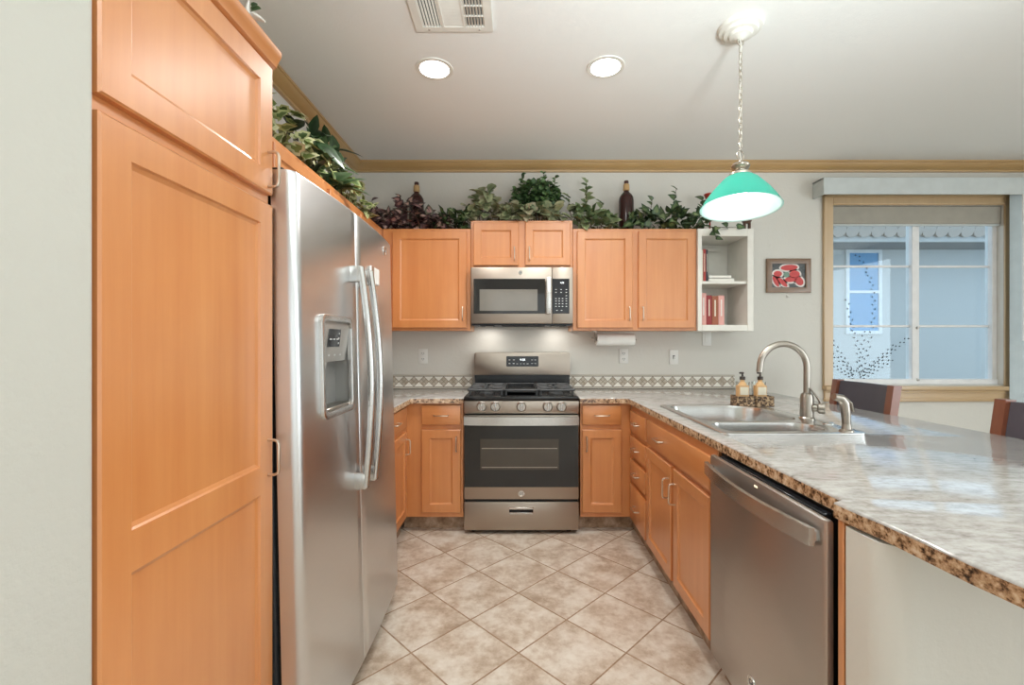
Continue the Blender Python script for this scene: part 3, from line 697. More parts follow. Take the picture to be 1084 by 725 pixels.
b.build('handle', 'handle', d, recalc=True)
b = MB(); b.box(dx-.0008, dx+.001, 1.36, 1.378, .829, .835); b.build('indicator_light', 'led', d)
b = MB(); b.box(dx+.021, dx+.046, 1.10, 1.66, .835, .852, .002); b.build('control_strip', 'panelblk', dw)
def text_mesh(name, body, size, m, par, mat, depth=.0004):
    c = bpy.data.curves.new(name, 'FONT'); c.body = body; c.size = size; c.align_x = 'CENTER'; c.align_y = 'CENTER'; c.extrude = depth
    tmp = bpy.data.objects.new('tmp', c); me = bpy.data.meshes.new_from_object(tmp); bpy.data.objects.remove(tmp); bpy.data.curves.remove(c)
    me.transform(m); me.transform(Matrix.Translation(-wloc(par))); me.materials.append(M[mat])
    o = bpy.data.objects.new(name, me); COL.objects.link(o); o.parent = par; return o
RX = Matrix.Rotation(P2, 4, 'X')
def badge(par, c, face, r):
    rot = {'S': Matrix.Identity(4), 'W': Matrix.Rotation(-P2, 4, 'Z'), 'E': Matrix.Rotation(P2, 4, 'Z')}[face]
    m = Matrix.Translation(c) @ rot @ RX
    b = MB(); b.lathe([(0, .002), (r*.8, .002), (r*.84, .0035), (r*.97, .0035), (r, 0)], n=28, mat=m)
    o = b.build('logo_badge', 'chrome', par)
    text_mesh('monogram', 'GE', r*1.05, m @ Matrix.Translation((0, 0, .0022)), o, 'case')
badge(d, (dx, 1.392, 1.27-361*1.392/478), 'W', .021)

# ------------------------------------------------------------------ range
rg = thing('range', (.031, 3.28, 0), 'slate gas range with black cooktop between the two base cabinets', 'range')
rx0, rx1, ry = -.348, .410, 2.975; rc = (rx0+rx1)/2
MB().box(rx0+.003, rx1-.003, ry+.04, YW-.02, .03, .895).build('body', 'black', rg)
for x in (rx0+.06, rx1-.06):
    for y in (ry+.07, YW-.1): MB().cyl((x, y, 0), (x, y, .031), .018, 12).build('foot', 'gap', rg)
# cooktop with a raised rolled front lip
b = MB(); b.box(rx0, rx1, ry-.005, YW-.10, .884, .912, .008, 2); b.box(rx0+.02, rx1-.02, ry+.03, YW-.12, .912, .914)
b.build('cooktop', 'black', rg)
def grate(x0, x1, kind):
    y0, y1, z = ry+.045, YW-.14, .948; r = .0075
    b = MB()
    lp = rrect(x0, x1, y0, y1, .02, 3); b.tube([(x, y, z) for x, y in lp], r, 6, closed=True)
    for x in (x0+.012, x1-.012):
        for y in (y0+.012, y1-.012): b.cyl((x, y, .912), (x, y, z), .007, 6)
    cx = (x0+x1)/2
    if kind == 'open':
        b.tube([(x0, (y0+y1)/2, z), (x1, (y0+y1)/2, z)], r, 6)
        for cy in (y0+(y1-y0)*.25, y0+(y1-y0)*.75):
            for a in range(8):
                aa = math.pi/4*a+math.pi/8; ca, sa = math.cos(aa), math.sin(aa)
                ex = min(abs((x1-cx)/ca), abs((y1-y0)*.25/sa))
                b.tube([(cx+ca*.035, cy+sa*.035, z+.004), (cx+ca*ex, cy+sa*ex, z)], .006, 6)
    g = b.build('grate', 'iron', rg)
    if kind == 'open':
        for cy in (y0+(y1-y0)*.25, y0+(y1-y0)*.75):
            MB().lathe([(0, .022), (.03, .022), (.034, .016), (.034, .012), (.048, .010), (.05, 0), (0, 0)], (cx, cy, .9125), 20).build('burner', 'iron', rg)
    return g
wr = (rx1-rx0-.05)/3
grate(rx0+.022, rx0+.022+wr, 'open'); grate(rx1-.022-wr, rx1-.022, 'open')
g = grate(rx0+.028+wr, rx1-.028-wr, 'griddle')
gx0, gx1 = rx0+.045+wr, rx1-.045-wr
b = MB(); b.box(gx0, gx1, ry+.075, YW-.17, .930, .938, .002); b.box(gx0-.004, gx0+.006, ry+.075, YW-.17, .930, .954, .002); b.box(gx1-.006, gx1+.004, ry+.075, YW-.17, .930, .954, .002); b.box(gx0, gx1, YW-.18, YW-.17, .930, .954, .002); b.box(gx0, gx1, ry+.07, ry+.08, .930, .946, .002)
b.build('griddle', 'black', rg)
# backguard
bz0, bz1 = PZ(397, 3.5), PZ(373, 3.5); bx0, bx1 = PX(502, 3.5), PX(603.5, 3.5)
MB().box(bx0+.002, bx1-.002, 3.515, YW-.02, .90, bz0+.005).build('backguard_base', 'black', rg)
b = MB(); b.prism(rrect(bx0, bx1, bz0, bz1, [.018, .018, .004, .004], 5), -YW+.02, -3.50, bev=.004, mat=RX); bgd = b.build('backguard', 'slate_range', rg)
pz0, pz1 = PZ(388, 3.5), PZ(377, 3.5); px0, px1 = PX(536, 3.5), PX(570, 3.5)
b = MB(); b.prism(rrect(px0, px1, pz0, pz1, .006, 3), -3.501, -3.497, mat=RX); cp = b.build('control_panel', 'panelblk', bgd)
text_mesh('clock_digits', '4:58', .024, Matrix.Translation(((px0+px1)/2+.001, 3.4968, pz1-.028)) @ RX, cp, 'digits')
b = MB()
for i, (fx_, fz) in enumerate(((-.1, .052), (-.066, .052), (.075, .052), (.1, .052), (-.1, .024), (-.068, .024), (-.04, .022), (-.012, .022), (.012, .022), (.04, .022), (.075, .024), (.1, .024))):
    xx = (px0+px1)/2+fx_; b.box(xx-.007, xx+.007, 3.4962, 3.4972, pz0+fz-.003, pz0+fz+.003)
b.build('button_marks', 'mark', cp)
# control panel with five knobs
b = MB(); b.box(rx0, rx1, ry-.004, ry+.045, .797, .882, .006, 2); kp = b.build('knob_panel', 'slate_range', rg)
for uu in (509.7, 524.2, 552, 580, 594.6):
    kx = PX(uu, 2.95); kz = PZ(430.7, 2.95)
    m = Matrix.Translation((kx, ry-.004, kz)) @ RX
    b = MB(); b.lathe([(.034, 0), (.034, .004), (.030, .008), (.029, .022), (.025, .027), (0, .027)], n=24, mat=m); k = b.build('knob', 'steel', rg)
    MB().box(-.006, .006, -.026, .026, .026, .040, .003, mat=m @ Matrix.Rotation(R.uniform(-.05, .05), 4, 'Z')).build('knob_grip', 'handle', k)
MB().box(rx0+.004, rx1-.004, ry+.012, ry+.04, .785, .80).build('vent_gap', 'gap', rg)
b = MB(); b.box(rx0, rx1, ry+.002, ry+.04, .232, .788, .006, 2); od = b.build('oven_door', 'slate_range', rg)
MB().box(rx0+.003, rx1-.003, ry-.002, ry+.004, .314, .730, .001).build('door_glass', 'ovenglass', od)
MB().box(PX(508.5, ry), PX(591.5, ry), ry-.0035, ry-.0018, PZ(497, ry), PZ(464.5, ry), .001).build('oven_window', 'ovenwin', od)
rk = MB()
for vv in (474.5, 494.5): rk.box(PX(510, ry), PX(590, ry), ry-.0045, ry-.0033, PZ(vv, ry)-.0022, PZ(vv, ry)+.0022)
rk.build('oven_rack', 'nickel', od)
hp = [(rx0+.004+(rx1-rx0-.008)*k/14, ry-.038-.014*(1-(2*k/14-1)**2)) for k in range(15)]
b = MB()
def bar(b, hp, z0, z1, t):
    for k in range(len(hp)-1):
        (xa, ya), (xb, yb) = hp[k], hp[k+1]
        A = [(xa, ya, z0), (xa, ya, z1), (xa, ya+t, z1), (xa, ya+t, z0)]; B = [(xb, yb, z0), (xb, yb, z1), (xb, yb+t, z1), (xb, yb+t, z0)]
        for i in range(4): b.quad(A[i], A[(i+1) % 4], B[(i+1) % 4], B[i])
        if k == 0: b.quad(*A)
        if k == len(hp)-2: b.quad(*B)
    bmesh.ops.remove_doubles(b.bm, verts=b.bm.verts, dist=1e-5)
bar(b, hp, .728, .783, .018)
for x in (rx0+.02, rx1-.02): b.box(x-.014, x+.014, ry-.03, ry+.004, .738, .774, .003)
b.build('handle', 'handle', od, recalc=True)
badge(od, (PX(552, ry), ry+.002, PZ(522.6, ry)), 'S', .021)
MB().box(rx0+.006, rx1-.006, ry+.012, ry+.04, .214, .236).build('drawer_gap', 'gap', rg)
b = MB(); b.box(rx0, rx1, ry+.002, ry+.04, .028, .216, .006, 2); dr = b.build('drawer', 'slate_range', rg)
hx0, hx1, hz0, hz1 = PX(539, ry), PX(564.5, ry), PZ(544.5, ry), PZ(537, ry)
b = MB(); b.box(hx0, hx1, ry+.0005, ry+.004, hz0, hz1); b.build('handle_slot', 'gap', dr)
b = MB(); b.box(hx0-.002, hx1+.002, ry-.010, ry+.003, hz1-.012, hz1+.002, .002); b.box(hx0, hx1, ry-.003, ry+.003, hz0-.001, hz0+.014, .002); b.build('handle', 'handle', dr)

# ------------------------------------------------------------------ microwave
my = 3.23
mx0, mx1, mz0, mz1 = PX(498.3, my), PX(606.5, my), PZ(342.5, my), PZ(283, my)
mw = thing('microwave', ((mx0+mx1)/2, 3.42, mz0), 'slate microwave with dark glass door mounted above the range', 'microwave')
MB().box(mx0+.004, mx1-.004, my+.03, YW-.004, mz0-.012, mz1).build('case', 'case', mw)
xs = PX(584.5, my)
b = MB(); b.box(mx0, xs-.001, my, my+.03, mz0, mz1, .004, 2); md = b.build('door', 'slate_range', mw)
MB().box(xs+.001, mx1, my, my+.03, mz0, mz1, .004, 2).build('control_side', 'slate_range', mw)
g = MB().box(PX(501.4, my), PX(577, my), my-.002, my+.002, PZ(332, my), PZ(295, my), .001).build('door_glass', 'ovenglass', md)
MB().box(PX(507.7, my), PX(569, my), my-.003, my-.0015, PZ(329, my), PZ(306.3, my), .0005).build('window', 'micwin', md)
b = MB(); hpz = [(PX(580.4, my), my-.030, PZ(332, my)), (PX(580.4, my), my-.036, PZ(313, my)), (PX(580.4, my), my-.030, PZ(294.5, my))]
b.box(PX(577.8, my), PX(583, my), my-.036, my-.022, PZ(333, my), PZ(294, my), .005, 2); b.box(PX(579, my), PX(582, my), my-.024, my+.001, PZ(330, my), PZ(326, my)); b.box(PX(579, my), PX(582, my), my-.024, my+.001, PZ(301, my), PZ(297, my))
b.build('handle', 'handle', md)
kp = MB().box(PX(584.8, my), PX(602.7, my), my-.002, my+.002, PZ(332, my), PZ(295, my), .001).build('control_panel', 'panelblk', mw)
MB().box(PX(592, my), PX(598, my), my-.0026, my-.0018, PZ(301, my), PZ(297.6, my)).build('display', 'gap', kp)
text_mesh('clock_digits', '4:58', .016, Matrix.Translation((PX(595, my), my-.0028, PZ(299.3, my))) @ RX, kp, 'digits')
b = MB()
for r_, row in enumerate(((588.5, 594, 599.5), (588.5, 594, 599.5), (599.5,), (588.5, 592, 595.5, 599.5), (588.5, 592, 595.5, 599.5), (588.5, 592, 595.5, 599.5), (588.5, 592, 595.5, 599.5), (589.5, 594.5))):
    for uu in row:
        vv = (306.5, 309.5, 313, 316, 318.6, 321.5, 324.4, 328.5)[r_]
        b.box(PX(uu, my)-.005, PX(uu, my)+.005, my-.0026, my-.0018, PZ(vv, my)-.0025, PZ(vv, my)+.0025)
b.build('button_marks', 'mark', kp)
b = MB()
b.box(PX(531, my), PX(577, my), my+.01, my+.2, mz0-.016, mz0-.0115); b.box(PX(508, my), PX(523, my), my+.02, my+.2, mz0-.015, mz0-.0115); b.box(PX(583, my), PX(600, my), my+.02, my+.2, mz0-.015, mz0-.0115)
b.build('bottom_vents', 'gap', mw)
l = bpy.data.lights.new('cooktop_fill', 'AREA'); l.size = .1; l.energy = .45; l.color = (1, .97, .92)
for ux in (515.5, 591.5):                       # hob lamp covers; the light below them is added to brighten the wall
    MB().box(PX(ux, my)-.03, PX(ux, my)+.03, my+.22, my+.29, mz0-.0145, mz0-.0115, .001).build('lamp_cover', 'plastic', mw)
    lo_ = bpy.data.objects.new('cooktop_fill', l); COL.objects.link(lo_); lo_.parent = mw; lo_.location = Vector((PX(ux, my), my+.255, mz0-.018))-wloc(mw)
badge(md, (PX(551, my), my, PZ(288.5, my)), 'S', .014)

# ------------------------------------------------------------------ refrigerator (leans back slightly)
fp = Vector((-.605, 1.79, .0))
fr_ = thing('refrigerator', fp, 'stainless side by side refrigerator with ice dispenser beside the pantry', 'refrigerator')
FY0, FY1, FS = 1.290, 2.288, 1.718
FZ0, FZ1 = .055, 1.765
MB().box(-1.255, -.680, FY0+.004, FY1-.006, .035, FZ1-.02, .004).build('case', 'case', fr_)
MB().box(-.684, -.662, FY0+.012, FY1-.012, FZ0+.01, FZ1-.012).build('gasket', 'gap', fr_)
b = MB(); b.box(-.70, -.64, FY0+.03, FY1-.03, .03, FZ0, .004); b.build('grille', 'gap', fr_)
for y in (FY0+.05, FY1-.05):
    MB().cyl((-.69, y, 0.0), (-.69, y, .036), .02, 12).build('foot', 'gap', fr_); MB().cyl((-1.2, y, .0165), (-1.2, y, .036), .02, 12).build('foot', 'gap', fr_)
for ya_ in (FY0+.01, FY1-.09): MB().box(-.75, -.635, ya_, ya_+.08, FZ1-.02, FZ1+.012, .006, 2).build('hinge_cover', 'gap', fr_)
def fdoor(y0, y1, hole=None, round0=True, round1=True):
    ymid = 1.79; half = .5
    def surf(y): return -.598+.022*(1-((y-ymid)/half)**2)
    rd = .030                        # both outer edges rounded over
    A = [(y0, surf(y0)-.004), (y0+.004, surf(y0+.004))]; B = [(y1, surf(y1)-.004), (y1-.004, surf(y1-.004))]
    if round0: A = [(y0+rd*(1-math.cos(math.pi/2*k/6)), surf(y0+rd)-rd+rd*math.sin(math.pi/2*k/6)) for k in range(7)]
    if round1: B = [(y1-rd*(1-math.cos(math.pi/2*k/6)), surf(y1-rd)-rd+rd*math.sin(math.pi/2*k/6)) for k in range(7)]
    mid = [y0+(y1-y0)*k/10 for k in range(1, 10) if A[-1][0]+.01 < y0+(y1-y0)*k/10 < B[-1][0]-.01]
    if hole: mid = sorted([y for y in mid if min(abs(y-hole[0]), abs(y-hole[1])) > .012]+[hole[0], hole[1]])
    front = A+[(y, surf(y)) for y in mid]+B[::-1]
    zs = [FZ0, FZ0+.01, FZ1-.01, FZ1] if not hole else [FZ0, FZ0+.01, hole[2], hole[3], FZ1-.01, FZ1]
    b = MB(); bm = b.bm; G = []
    for i, z in enumerate(zs):
        ins = .006 if i in (0, len(zs)-1) else 0
        G.append([bm.verts.new((x-ins, y, z)) for y, x in front])
    for i in range(len(zs)-1):
        for j in range(len(front)-1):
            ym = (front[j][0]+front[j+1][0])/2; zm = (zs[i]+zs[i+1])/2
            if hole and hole[0] < ym < hole[1] and hole[2] < zm < hole[3]: continue
            bm.faces.new((G[i][j], G[i][j+1], G[i+1][j+1], G[i+1][j]))
    xb = -.665
    bk = [[bm.verts.new((xb, y, z)) for y in (front[0][0], front[-1][0])] for z in zs]
    for i in range(len(zs)-1):
        bm.faces.new((bk[i][0], bk[i+1][0], G[i+1][0], G[i][0])); bm.faces.new((G[i][-1], G[i+1][-1], bk[i+1][1], bk[i][1]))
    for i in (0, -1): bm.faces.new([bk[i][0]]+G[i]+[bk[i][1]])
    bm.faces.new((bk[0][0], bk[0][1], bk[-1][1], bk[-1][0])) if not hole else None
    return b, surf
HO = (1.415, 1.668, 1.030, 1.352)
b, surf = fdoor(FY0, FS-.003, HO, True, False); fd1 = b.build('freezer_door', 'steel_fridge', fr_, recalc=False, angle=50)
b, _ = fdoor(FS+.003, FY1, None, False, True); fd2 = b.build('fridge_door', 'steel_fridge', fr_, recalc=False, angle=50)
for o_ in (fd1, fd2):
    bm = bmesh.new(); bm.from_mesh(o_.data); bmesh.ops.recalc_face_normals(bm, faces=bm.faces); bm.to_mesh(o_.data); bm.free(); o_.data.set_sharp_from_angle(angle=math.radians(50))
# dispenser
y0, y1, z0, z1 = HO; xs_ = surf((y0+y1)/2)
b = MB()
lo = rrect(y0-.008, y1+.008, z0-.008, z1+.008, [.03, .03, .03, .03], 6); li = rrect(y0+.010, y1-.010, z0+.014, z1-.014, .022, 6)
MX = Matrix(((0, 0, 1, 0), (1, 0, 0, 0), (0, 1, 0, 0), (0, 0, 0, 1)))      # (y,z,x) -> world
b.prism(lo, xs_-.012, xs_+.006, holes=[li], bev=.003, mat=MX); di = b.build('dispenser', 'handle', fd1)
b = MB(); xi = xs_-.062
a = [(y0+.004, z0+.006), (y1-.004, z0+.006), (y1-.004, z1-.006), (y0+.004, z1-.006)]
for i in range(4):
    (ya, za), (yb, zb) = a[i], a[(i+1) % 4]; b.quad((xs_-.008, ya, za), (xs_-.008, yb, zb), (xi, yb, zb), (xi, ya, za))
b.quad(*[(xi, y, z) for y, z in a]); b.build('cavity', plain('dispenser_grey', srgb(150, 148, 144), .4, .3), di)
zc = PZ(383, 1.5)
b = MB(); b.prism([(xs_-.060, zc), (xs_-.020, zc), (xs_-.004, z1-.03), (xs_-.008, z1-.014), (xs_-.060, z1-.014)], -y1+.012, -y0-.012, mat=RX); co = b.build('control_face', plain('dispenser_silver', srgb(176, 172, 166), .35, .6), di)
def onface(t): return Vector((xs_-.020+.016*t+.0012, 0, zc+(z1-.03-zc)*t))
def strip_on(b, ya, yb, ta, tb):
    A, B = onface(ta), onface(tb); b.quad((A.x, ya, A.z), (A.x, yb, A.z), (B.x, yb, B.z), (B.x, ya, B.z)); return b
strip_on(MB(), y0+.066, y0+.168, .42, .93).build('display', 'panelblk', co, smooth=False)
b = MB(); 
for k in range(3): strip_on(b, y0+.078+.028*k, y0+.096+.028*k, .62, .66)
for k in range(4): strip_on(b, y0+.03+.048*k, y0+.044+.048*k, .16, .21)
for k in range(3): strip_on(b, y0+.150, y0+.158, .5+.14*k, .55+.14*k)
o_ = b.build('display_marks', 'mark', co, smooth=False)
for v in o_.data.vertices: v.co.x += .0008
b = MB(); b.prism([(xs_-.058, z0+.07), (xs_-.045, z0+.07), (xs_-.03, zc-.002), (xs_-.058, zc-.002)], -y0-.10, -y0-.03, mat=RX); b.build('paddle', plain('paddle_white', srgb(226, 226, 224), .4), di)
b = MB(); b.box(xs_-.060, xs_-.002, y0+.008, y1-.008, z0+.008, z0+.024, .003); b.build('tray', 'nickel', di)
# handles
for nm, par, hy in (('handle', fd1, FS-.052), ('handle', fd2, FS+.052)):
    pts = []; x0h = surf(hy)
    zt, zb = 1.545, .735
    for k in range(23):
        t = k/22; z = zb+(zt-zb)*t; pts.append((x0h+.036+.030*math.sin(math.pi*t), hy, z))
    b = MB(); b.tube(pts, .0135, 12); 
    for z in (zb+.012, zt-.035): b.box(x0h-.004, x0h+.042, hy-.013, hy+.013, z-.02, z+.04, .005, 2)
    b.build(nm, 'handle', par)
fr_.rotation_euler = (0, -.0225, 0)
def on_fridge(x, y, z):                       # a point of the upright fridge, after it leans back
    m = Matrix.Translation(fp) @ Matrix.Rotation(-.0225, 4, 'Y'); return m @ (Vector((x, y, z))-fp)
badge(fd2, (surf(2.13)+.0005, 2.13, 1.70), 'E', .022)
my_ = 1.92; xm = surf(my_); p = on_fridge(xm, my_, 1.55)
mg = thing('fridge_magnet', p, 'small white magnet with a grey stripe on the right refrigerator door', 'magnet')
MB().box(p.x+.001, p.x+.012, p.y-.055, p.y+.055, p.z-.036, p.z+.036, .003).build('body', 'plastic', mg)
MB().box(p.x+.0115, p.x+.0135, p.y-.052, p.y-.022, p.z-.034, p.z+.034).build('stripe', 'nickel', mg)

# ------------------------------------------------------------------ ceiling lights, vent, pendant
for uu, vv, lab in ((460, 73, 'round recessed ceiling light on the left, below the air vent'), (641, 71, 'round recessed ceiling light on the right')):
    Y = F*(ZC-H)/(V0-vv); X = PX(uu, Y)
    t = thing('recessed_light', (X, Y, ZC), lab, 'ceiling light', 'recessed ceiling lights')
    MB().lathe([(.075, -.001), (.077, -.004), (.096, -.005), (.099, 0), (.075, 0)], (X, Y, ZC), 36).build('trim_ring', 'white', t)
    MB().lathe([(0, -.0035), (.078, -.0035), (.078, 0)], (X, Y, ZC), 36).build('lens', 'lens', t)
    l = bpy.data.lights.new('can_light', 'SPOT'); l.energy = 48; l.spot_size = math.radians(150); l.spot_blend = .7; l.shadow_soft_size = .08; l.color = (1, .985, .95)
    lo_ = bpy.data.objects.new('can_light', l); COL.objects.link(lo_); lo_.parent = t; lo_.location = (0, 0, -.02)
vx0, vx1 = -.457, -.108; vy1 = F*(ZC-H)/(V0-31); vy0 = vy1-.255
vt = thing('air_vent', ((vx0+vx1)/2, (vy0+vy1)/2, ZC), 'white rectangular air register in the ceiling', 'air vent')
ww = (vx1-vx0-.09)/3
secs = [(vx0+.035+i*(ww+.01), vx0+.035+i*(ww+.01)+ww) for i in range(3)]; ya, yb = vy0+.03, vy1-.03
MB().prism([(vx0, vy0), (vx1, vy0), (vx1, vy1), (vx0, vy1)], ZC-.012, ZC-.001, holes=[[(a, ya), (c, ya), (c, yb), (a, yb)] for a, c in secs]).build('frame', 'white', vt)
MB().box(vx0+.02, vx1-.02, vy0+.02, vy1-.02, ZC-.0012, ZC-.0004).build('duct', 'iron', vt)
for i, (a, c) in enumerate(secs):
    b = MB()
    if i == 0:
        for k in range(7): x = a+.004+(c-a-.008)*k/6; b.box(-.0045, .0045, ya, yb, -.0006, .0006, mat=Matrix.Translation((x, 0, ZC-.008)) @ Matrix.Rotation(-.5, 4, 'Y'))
    elif i == 1:
        for k in range(11): y = ya+.003+(yb-ya-.006)*k/10; b.box(a, c, -.009, .009, -.0005, .0005, mat=Matrix.Translation((0, y, ZC-.0075)) @ Matrix.Rotation(-.25, 4, 'X'))
    else:
        for k in range(7): x = a+.004+(c-a-.008)*k/6; b.box(-.0055, .0055, ya, yb, -.0006, .0006, mat=Matrix.Translation((x, 0, ZC-.008)) @ Matrix.Rotation(.7, 4, 'Y'))
        for y in (ya+.07, ya+.13): b.box(a, c, y-.002, y+.002, ZC-.011, ZC-.004)
    b.build('louvres', 'white', vt)
for x in (vx0+.06, vx1-.06): MB().lathe([(0, -.0025), (.004, -.002), (.005, 0)], (x, vy1-.014, ZC-.012), 10).build('screw', 'nickel', vt)

plx, ply = 1.014, 2.046
pl = thing('pendant_lamp', (plx, ply, ZC), 'green glass cone pendant lamp hanging on a chain over the sink', 'lamp')
MB().lathe([(0, -.062), (.018, -.060), (.030, -.05), (.045, -.047), (.052, -.036), (.07, -.033), (.076, -.022), (.09, -.018), (.096, -.006), (.096, -.001), (0, -.001)], (plx, ply, ZC), 36).build('canopy', 'white', pl)
ch = MB()
def link(z, rot, a=.011, c=.017, r=.0022):
    pts = []
    for k in range(12):
        t = 2*math.pi*k/12; x = a*math.cos(t); zz = c*math.sin(t)
        pts.append((plx+x*math.cos(rot), ply+x*math.sin(rot), z+zz))
    ch.tube(pts, r, 6, closed=True)
ztop, zbot = ZC-.07, 2.115
link(ztop, .3, .016, .018, .003)
n = 17
for k in range(n): link(ztop-.03-(ztop-.06-zbot)*(k+.3)/n, .3+(k % 2)*P2, .008, .0185, .002)
link(zbot, .3, .019, .022, .0026)
ch.build('chain', 'chain', pl)
MB().tube([(plx+.004*math.sin(k*.9), ply+.004*math.cos(k*.9), ZC-.06-(ZC-.06-2.08)*k/30) for k in range(31)], .002, 6).build('cord', 'white', pl)
MB().lathe([(0, 2.096), (.006, 2.094), (.008, 2.085), (.034, 2.074), (.040, 2.064), (.036, 2.055), (.02, 2.046), (.018, 2.040), (.034, 2.036), (.048, 2.026), (.05, 2.012), (.046, 2.004), (0, 2.004)], (plx, ply, 0), 28).build('cap', 'chain', pl)
zr = 1.868
pr = [(.044, 2.018), (.060, 2.010), (.078, 1.995), (.12, 1.945), (.146, 1.908), (.166, zr+.004), (.169, zr)]
MB().lathe(pr, (plx, ply, 0), 48).build('shade', 'shade_green', pl)
pi_ = [(r_-.0045, z-.002) for r_, z in pr[:-1]]+[(.1685, zr-.0005)]
MB().lathe(pi_, (plx, ply, 0), 48).build('shade_lining', 'shade_white', pl)
MB().lathe([(0, 1.895), (.016, 1.898), (.028, 1.912), (.030, 1.93), (.022, 1.955), (.014, 1.975), (.014, 2.0), (0, 2.0)], (plx, ply, 0), 20).build('bulb', 'bulb', pl)
l = bpy.data.lights.new('bulb_light', 'POINT'); l.energy = 1.0; l.shadow_soft_size = .03; l.color = (1, .97, .93)
lo_ = bpy.data.objects.new('bulb_light', l); COL.objects.link(lo_); lo_.parent = pl; lo_.location = (0, 0, 1.885-ZC)

tl = Matrix.Translation((0, 0, 2.09-ZC)) @ Matrix.Rotation(math.radians(3.2), 4, 'Y') @ Matrix.Rotation(math.radians(-5.5), 4, 'X') @ Matrix.Translation((0, 0, ZC-2.09))   # the shade hangs a little crooked
for o_ in pl.children:
    if o_.name.split('.')[0] in ('shade', 'shade_lining', 'bulb', 'cap'): o_.data.transform(tl)
# ------------------------------------------------------------------ things on the back wall
def outlet(u, v, kind, label):
    x, z = PX(u, YW), PZ(v, YW)
    t = thing('light_switch' if kind == 'switch' else 'outlet', (x, YW, z-.06), label, 'switch' if kind == 'switch' else 'outlet')
    MB().box(x-.036, x+.036, YW-.007, YW, z-.058, z+.058, .003, 2).build('cover_plate', 'plastic', t)
    if kind == 'duplex':
        for s in (-1, 1):
            f = MB().box(x-.017, x+.017, YW-.0095, YW-.006, z+s*.022-.014, z+s*.022+.014, .002)
            so = f.build('socket', 'plastic', t)
            sl = MB(); sl.box(x-.009, x-.006, YW-.0100, YW-.009, z+s*.022-.004, z+s*.022+.008); sl.box(x+.006, x+.009, YW-.0100, YW-.009, z+s*.022-.004, z+s*.022+.008); sl.box(x-.002, x+.002, YW-.0100, YW-.009, z+s*.022-.011, z+s*.022-.007); sl.build('slots', 'case', so)
    elif kind == 'switch':
        MB().box(x-.005, x+.005, YW-.018, YW-.006, z-.010, z+.012, .002, mat=Matrix.Translation((x, YW, z)) @ Matrix.Rotation(.35, 4, 'X') @ Matrix.Translation((-x, -YW, -z))).build('toggle', 'plastic', t)
        MB().box(x-.008, x+.008, YW-.008, YW-.0065, z-.014, z+.014).build('slot', 'case', t)
    else:
        MB().box(x-.017, x+.017, YW-.0095, YW-.006, z-.034, z+.034, .002).build('rocker', 'plastic', t)
outlet(448, 377, 'duplex', 'white double outlet left of the range'); outlet(660, 377, 'duplex', 'white double outlet right of the range under the paper towel')
outlet(713, 378, 'switch', 'white toggle switch plate on the wall left of the shelf unit'); outlet(748, 358, 'rocker', 'white rocker switch plate right below the open shelf unit')
# paper towel
ty, tz = 3.45, PZ(359.5, 3.45); tx0, tx1 = PX(631.5, ty), PX(671, ty); tr = .047
pt = thing('paper_towel_holder', ((tx0+tx1)/2, ty, tz), 'paper towel holder with white roll hanging under the right cabinet', 'paper towel holder')
b = MB(); b.tube([(tx0-.015, ty, 1.352), (tx0-.015, ty, tz), (tx1+.02, ty, tz)], .005, 8); b.cyl((tx0-.04, ty, tz+.012), (tx0-.0, ty, tz+.012), .007, 10); b.box(tx0-.03, tx0+.0, ty-.02, ty+.02, 1.346, 1.353); b.cyl((tx0-.012, ty, tz-.022), (tx0-.012, ty, tz+.022), .005, 8); b.build('bracket', 'nickel', pt)
MRY = Matrix.Rotation(P2, 4, 'Y')
MB().lathe([(.018, 0), (tr, 0), (tr, tx1-tx0), (.018, tx1-tx0), (.018, 0)], (tx0, ty, tz), 32, mat=MRY).build('paper_roll', 'paper', pt)
# picture
qx0, qx1, qz0, qz1 = PX(810.5, YW), PX(857, YW), PZ(310, YW), PZ(274, YW)
pc = thing('framed_picture', ((qx0+qx1)/2, YW, qz0), 'small wood framed picture with red shapes left of the window', 'picture')
fw = .042
b = MB(); b.prism([(qx0, qz0), (qx1, qz0), (qx1, qz1), (qx0, qz1)], -YW+.001, -YW+.022, holes=[[(qx0+fw, qz0+fw), (qx1-fw, qz0+fw), (qx1-fw, qz1-fw), (qx0+fw, qz1-fw)]], bev=.004, mat=Matrix.Rotation(P2, 4, 'X') @ Matrix.Diagonal((1, 1, 1, 1)))
b.build('frame', 'framewood', pc)
pr_ = MB().box(qx0+fw-.003, qx1-fw+.003, YW-.012, YW-.001, qz0+fw-.003, qz1-fw+.003).build('print', 'picture', pc)
pwid, phei = qx1-qx0-2*fw, qz1-qz0-2*fw
def blob(cx, cz, rx, rz, rot, mat, lay):
    n = 20; c = [(cx+rx*math.cos(2*math.pi*k/n)*math.cos(rot)-rz*math.sin(2*math.pi*k/n)*math.sin(rot), cz+rx*math.cos(2*math.pi*k/n)*math.sin(rot)+rz*math.sin(2*math.pi*k/n)*math.cos(rot)) for k in range(n)]
    c = [(qx0+fw+min(max(x, .01), .99)*pwid, qz0+fw+min(max(z, .01), .99)*phei) for x, z in c]
    y = YW-.0122-.0003*lay; return [(x, y, z) for x, z in c]
bw_, br_, bg_ = MB(), MB(), MB()
for cx, cz, rx, rz, ro in ((.52, .84, .26, .13, .1), (.18, .58, .13, .13, 0), (.68, .56, .16, .17, .2), (.12, .25, .07, .24, .35), (.32, .22, .08, .24, .6), (.56, .34, .18, .12, .1), (.82, .27, .12, .20, .3)):
    bw_.quad(*blob(cx, cz, rx+.045, rz+.06, ro, 0, 1)); br_.quad(*blob(cx, cz, rx-.005, rz-.01, ro, 0, 2))
